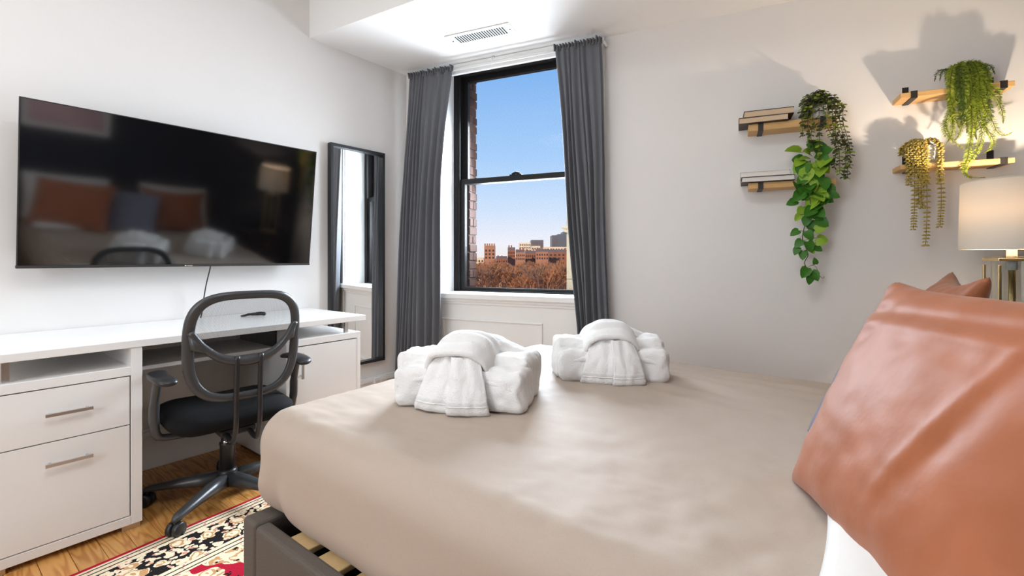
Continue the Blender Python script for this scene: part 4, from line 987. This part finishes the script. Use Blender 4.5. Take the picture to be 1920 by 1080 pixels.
for P_ in ([(0.0, -0.145, -0.10), (-0.085, -0.150, -0.16), (-0.092, -0.148, -0.215), (-0.055, -0.145, -0.27), (-0.015, -0.14, -0.31)],
           [(0.01, -0.145, -0.18), (0.0, -0.15, -0.28), (-0.01, -0.15, -0.36), (-0.022, -0.145, -0.405), (0.004, -0.14, -0.442), (0.06, -0.14, -0.448)],
           [(0.03, -0.145, -0.16), (0.045, -0.15, -0.24), (0.025, -0.15, -0.32), (-0.005, -0.148, -0.38), (-0.018, -0.145, -0.42), (0.01, -0.14, -0.450)],
           [(0.05, -0.145, -0.10), (0.08, -0.150, -0.18), (0.098, -0.148, -0.235), (0.125, -0.145, -0.258), (0.155, -0.14, -0.245)],
           [(0.06, -0.145, -0.02), (0.10, -0.15, -0.09), (0.118, -0.148, -0.155), (0.122, -0.145, -0.20)],
           [(0.06, -0.14, 0.0), (0.105, -0.145, -0.05), (0.115, -0.14, -0.11)],
           [(0.04, -0.145, -0.15), (0.08, -0.15, -0.26), (0.085, -0.148, -0.30), (0.05, -0.145, -0.335)],
           [(-0.05, -0.145, -0.05), (-0.075, -0.15, -0.12), (-0.088, -0.148, -0.18), (-0.07, -0.145, -0.245)]):
    frond(vine([(0, -0.07, 0.06), (P_[0][0]*0.7, -0.12, 0.08)] + P_, 6), 'leaf_fern', 0.019)

# ------------------------------------------------------------------ nightstand and lamp
ns = thing('nightstand', 'dark nightstand under the table lamp', 'nightstand', (0.44, 2.78, 0))
box('top', 'night_wood', (-0.24, 0.24, -0.22, 0.22, 0.575, 0.600), ns, bevel=0.003)
box('body', 'night_wood', (-0.22, 0.22, -0.20, 0.20, 0.16, 0.575), ns, bevel=0.002)
d = box('drawer', 'night_wood', (-0.238, -0.221, -0.19, 0.19, 0.38, 0.565), ns, bevel=0.002); MB().lathe([(0.0, 0), (0.012, 0.0), (0.014, 0.012), (0.0, 0.016)], 12).build('knob', 'brass', d).location = (-0.245, 0, 0.47)
for x in (-0.21, 0.17):
    for y_ in (-0.19, 0.15): box('leg', 'night_wood', (x, x+0.04, y_, y_+0.04, 0, 0.16), ns)
lp = thing('table_lamp', 'table lamp with cream drum shade, clear acrylic body and brass fittings', 'lamp', (0.429, 2.872, 0.600), WA)
sb, st_ = 0.526, 0.818
box('base', 'brass', (-0.075, 0.075, -0.075, 0.075, 0, 0.022), lp, bevel=0.002)
for sx_ in (-1, 1):
    for sy_ in (-1, 1):
        MB().box(sx_*0.064-0.005, sx_*0.064+0.005, sy_*0.064-0.005, sy_*0.064+0.005, 0.022, 0.462).build('corner_post', 'brass', lp, bevel=0.0012)
box('top_collar', 'brass', (-0.070, 0.070, -0.070, 0.070, 0.478, 0.490), lp, bevel=0.002)
box('acrylic_core', 'acrylic', (-0.050, 0.050, -0.050, 0.050, 0.022, 0.478), lp)
box('top_plate', 'acrylic', (-0.072, 0.072, -0.072, 0.072, 0.490, 0.498), lp, bevel=0.001)
MB().tube([(0, 0, 0.022), (0, 0, 0.46)], 0.012, 16).build('center_rod', 'brass', lp, smooth=True)
MB().tube([(0, 0, 0.44), (0, 0, 0.55)], 0.017, 20).build('neck', 'pot_white', lp, smooth=True)
MB().tube([(0, 0, 0.55), (0, 0, 0.60)], 0.014, 16).build('socket', 'brass', lp, smooth=True)
MB().lathe([(0.006, 0.60), (0.014, 0.605), (0.028, 0.645), (0.030, 0.665), (0.020, 0.695), (0.002, 0.702)], 20).build('bulb', 'bulb_glow', lp, smooth=True)
sh = MB().lathe([(0.1665, sb), (0.1600, st_), (0.1585, st_), (0.1650, sb), (0.1665, sb)], 72, cap=False)
sh.build('lamp_shade', 'shade_linen', lp, smooth=True)
for z_, r_ in ((sb+0.002, 0.1655), (st_-0.002, 0.1595)):
    MB().tube([(r_*math.cos(2*math.pi*i/64), r_*math.sin(2*math.pi*i/64), z_) for i in range(64)], 0.0022, 6, closed=True).build('shade_rim', 'shade_linen', lp, smooth=True)
for a in (0, 2.094, 4.189): MB().tube([(0, 0, st_-0.03), (0.159*math.cos(a), 0.159*math.sin(a), st_-0.008)], 0.0018, 6).build('spider_arm', 'brass', lp, smooth=True)
MB().tube([(0.0, 0, 0.59), (0.045, 0, 0.64), (0.045, 0, 0.72), (0.0, 0, st_-0.03)], 0.002, 6).build('harp', 'brass', lp, smooth=True)
light('table_lamp_light', 'POINT', (0.429, 2.872, 1.30), (0, 0, 0), 38.0, (1.0, 0.81, 0.62), shadow_soft_size=0.02)

# ------------------------------------------------------------------ out of frame: picture the television mirrors, then ceiling lamps added for fill
ar = thing('framed_picture', 'pink and white framed picture on the dark wall above the bed', 'picture', (HX, 0.98, 1.70))
box('frame', 'trim_paint', (-0.025, 0, -0.32, 0.32, -0.25, 0.25), ar, bevel=0.003); box('print', 'cream_art', (-0.028, -0.025, -0.28, 0.28, -0.21, 0.21), ar)
for (x, y_), lb in (((-0.45, 0.30), 'round flush ceiling lamp added for fill, nearer the bed'), ((-2.1, -0.75), 'round flush ceiling lamp added for fill, nearer the desk')):
    cl = thing('fill_ceiling_lamp', lb, 'ceiling lamp', (x, y_, 3.0), 0, 'round ceiling lamps added for fill')  # fixtures added to house the overhead fill lights
    MB().lathe([(0.0, 0), (0.30, 0), (0.30, -0.05), (0.28, -0.05), (0.28, -0.02), (0, -0.02)], 40).build('rim', 'trim_paint', cl, smooth=False)
    MB().lathe([(0.0, -0.025), (0.275, -0.025), (0.275, -0.045), (0.18, -0.058), (0.0, -0.064)], 40).build('diffuser', 'fill_diffuser_glow', cl, smooth=True)

# ------------------------------------------------------------------ outside
OA = R(37.986)
def out(px_ang, d):              # ground position: sideways tangent and distance along the view into the city
    l = px_ang*d; return Vector((l*math.cos(OA)-d*math.sin(OA), l*math.sin(OA)+d*math.cos(OA), 0))
gr = MB().prism([tuple(out(-1.2, 60)[:2]), tuple(out(1.0, 60)[:2]), tuple(out(1.0, 1500)[:2]), tuple(out(-1.2, 1500)[:2])], -22.5, -22).build('ground_outside', 'lawn_brown'); struct(gr, 'brown winter parkland')
hl = MB().grid(lambda u, v: tuple(out(-0.35+0.75*u, 900+350*v) + Vector((0, 0, -24 + (34 if 0.2 < v < 0.9 else 0)*(0.75+0.3*N3(u*5, 1.3)))))[:3], 60, 8).build('hill', 'hill_grey', smooth=True); struct(hl, 'low wooded hill on the horizon')
# pale stone pilaster of the neighbouring facade
sp = thing('stone_pilaster', 'sunlit cream stone pilaster just outside the window at the right', 'pilaster', W(1.105, -0.72, 0), WA)
zz = -1.0
for i in range(9):
    MB().box(0, 0.30, 0, 0.25, zz, zz+0.38).build('stone_block', 'limestone', sp, bevel=0.004)
    zz += 0.383
MB().box(-0.022, 0.33, -0.02, 0.27, 1.31, 1.335).box(-0.034, 0.34, -0.03, 0.28, 1.335, 1.36).build('moulding', 'limestone', sp, bevel=0.004)
def building(name, label, m, t0, t1, d, depth, ztop, parts=(), group=None):
    a, b = out(t0, d), out(t1, d); c_ = (a+b)/2
    r = thing(name, label, 'building', (c_.x, c_.y, -22), OA, group); w_ = (b-a).length
    box('block', m, (-w_/2, w_/2, 0, depth, 0, ztop+22), r)
    return r, w_
T = lambda px: (px-960)/890
def windows(r, w_, z0, z1, nx, nz, m='far_window', ww_=0.45, hh=0.5):
    for i in range(nx):
        for j in range(nz):
            x = -w_/2 + w_*(i+0.5)/nx; z_ = 22 + z0 + (z1-z0)*(j+0.5)/nz; a = w_/nx*ww_/2; b = (z1-z0)/nz*hh/2
            box('window', m, (x-a, x+a, -0.35, 0.1, z_-b, z_+b), r)
r, w_ = building('brick_tower', 'sunlit square brick tower with a crenellated top across the park', 'far_brick', T(908), T(928), 400, 9, 11.6)
for i in range(5): box('merlon', 'far_brick', (-w_/2+i*w_/4.6, -w_/2+i*w_/4.6+1.2, 0, 1.2, 33.6, 35.4), r)
windows(r, w_, 0, 9, 3, 3)
r, w_ = building('brick_hall', 'low tan brick building left of the tower across the park', 'far_pale', T(890), T(907), 425, 14, 1.5); windows(r, w_, -9, 0, 3, 3)
r, w_ = building('pale_office', 'pale wide office block on the skyline', 'far_pale', T(974), T(995), 520, 30, 18); windows(r, w_, 8, 17, 6, 3)
r, w_ = building('glass_office', 'grey glass office block on the skyline', 'far_glass', T(996), T(1019), 560, 30, 22.5); windows(r, w_, 8, 21, 6, 5, 'far_roof', 0.7, 0.6)
r, w_ = building('low_white_block', 'low white block in front of the grey glass offices', 'far_pale', T(997), T(1013), 470, 20, 13.2); windows(r, w_, 6, 12, 4, 2)
r, w_ = building('stepped_tower', 'dark stepped tower block at the right of the skyline', 'far_glass', T(1035), T(1046), 600, 30, 30)
box('step', 'far_glass', (w_/2, w_/2+6.5, 0, 30, 0, 22+31.5), r); box('step', 'far_glass', (w_/2+6.5, w_/2+16, 0, 30, 0, 22+34.5), r); windows(r, w_, 8, 26, 3, 7, 'far_roof', 0.6, 0.5)
r, w_ = building('flat_white_block', 'long low white block beneath the stepped tower', 'far_pale', T(1020), T(1066), 500, 20, 13); windows(r, w_, 5, 12, 9, 2)
rn = random.Random(2)
for i, (p0, p1, d_, zt, lb) in enumerate(((952, 966, 430, 8.5, 'red brick house row with a tall chimney, left of the pale office block'), (967, 984, 405, 6.0, 'red brick house row below the pale office block'), (985, 1004, 430, 5.5, 'red brick house row below the grey glass offices'), (1005, 1028, 405, 6.5, 'red brick house row below the long white block'), (1029, 1068, 430, 6.5, 'red brick house row beside the stone pilaster'), (1069, 1120, 425, 5.5, 'red brick house row hidden behind the stone pilaster'), (930, 951, 445, 0.5, 'low brown house row right of the brick tower'))):
    r, w_ = building('house_row', lb, 'far_brick' if i % 2 else 'far_brick_dark', T(p0), T(p1), d_, 12, zt, group='brick houses across the park')
    MB().add([(-w_/2, 0, zt+22), (w_/2, 0, zt+22), (w_/2, 12, zt+22), (-w_/2, 12, zt+22), (-w_/2, 6, zt+24.5), (w_/2, 6, zt+24.5)], [(0, 1, 5, 4), (2, 3, 4, 5), (0, 4, 3), (1, 2, 5)]).build('roof', 'far_roof', r)
    for j in range(3): x = -w_/2+w_*(j+0.5)/3; box('chimney', 'far_brick_dark', (x-0.6, x+0.6, 5, 6.4, zt+23, zt+22+rn.uniform(2.5, 4.5)), r)
    windows(r, w_, zt-7, zt-1, 5, 2)
sv_ = thing('monument', 'slender white column among the park trees', 'monument', tuple(out(T(938.5), 330) + Vector((0, 0, -22))))
MB().lathe([(0.0, 0), (1.6, 0), (1.6, 2), (1.0, 2.4), (0.9, 14), (1.3, 14.4), (0.8, 15), (0.7, 17), (0, 17.4)], 12).build('shaft', 'far_pale', sv_)
# bare winter trees
def tree_mesh(seed, m_):
    rn = random.Random(seed); mb = MB()
    def grow(p, d, L_, r_, lev):
        q = p + d*L_
        a = d.cross(Vector((0.3, 0.5, 0.8))).normalized(); b = d.cross(a)
        r2 = r_*0.62; n0 = len(mb.v)
        mb.v += [tuple(p + a*r_), tuple(p + (a*-0.5+b*0.87)*r_), tuple(p + (a*-0.5-b*0.87)*r_), tuple(q + a*r2), tuple(q + (a*-0.5+b*0.87)*r2), tuple(q + (a*-0.5-b*0.87)*r2)]
        mb.f += [(n0, n0+1, n0+4, n0+3), (n0+1, n0+2, n0+5, n0+4), (n0+2, n0, n0+3, n0+5)]
        if lev == 0: return
        for k in range(3 if lev > 1 else 4):
            nd = (d + Vector((rn.uniform(-1, 1), rn.uniform(-1, 1), rn.uniform(-0.35, 0.7)))*0.75).normalized()
            grow(p + d*L_*rn.uniform(0.55, 1.0), nd, L_*rn.uniform(0.62, 0.82), max(r2*0.75, 0.085), lev-1)
    grow(Vector((0, 0, 0)), Vector((0, 0, 1)), 5.4, 0.34, 5)
    me = mb.mesh('crown'); me.materials.append(MATS[m_]); return me
TM = [tree_mesh(1, 'twig'), tree_mesh(2, 'twig'), tree_mesh(3, 'twig_grey')]
rn = random.Random(77); ti = 0
spots = []
for d_ in (235, 262, 290, 320, 352, 385):
    px = 850 + rn.uniform(-6, 4)
    while px < 1190:
        spots.append((px, d_ + rn.uniform(-12, 12))); px += rn.uniform(0.75, 1.25)*5200/d_*0.75
words = ['near', 'middle', 'far']
for px, d_ in spots:
    p = out(T(px), d_); o = bpy.data.objects.new('bare_tree', TM[rn.randrange(3)]); COL.objects.link(o)
    s_ = rn.uniform(1.0, 1.4); o.location = (p.x, p.y, -22); o.scale = (s_, s_, s_*rn.uniform(0.95, 1.15)); o.rotation_euler = (0, 0, rn.uniform(0, 6.28))
    tag(o, 'bare brown winter tree in the park outside the window', 'tree', 'bare trees in the park')
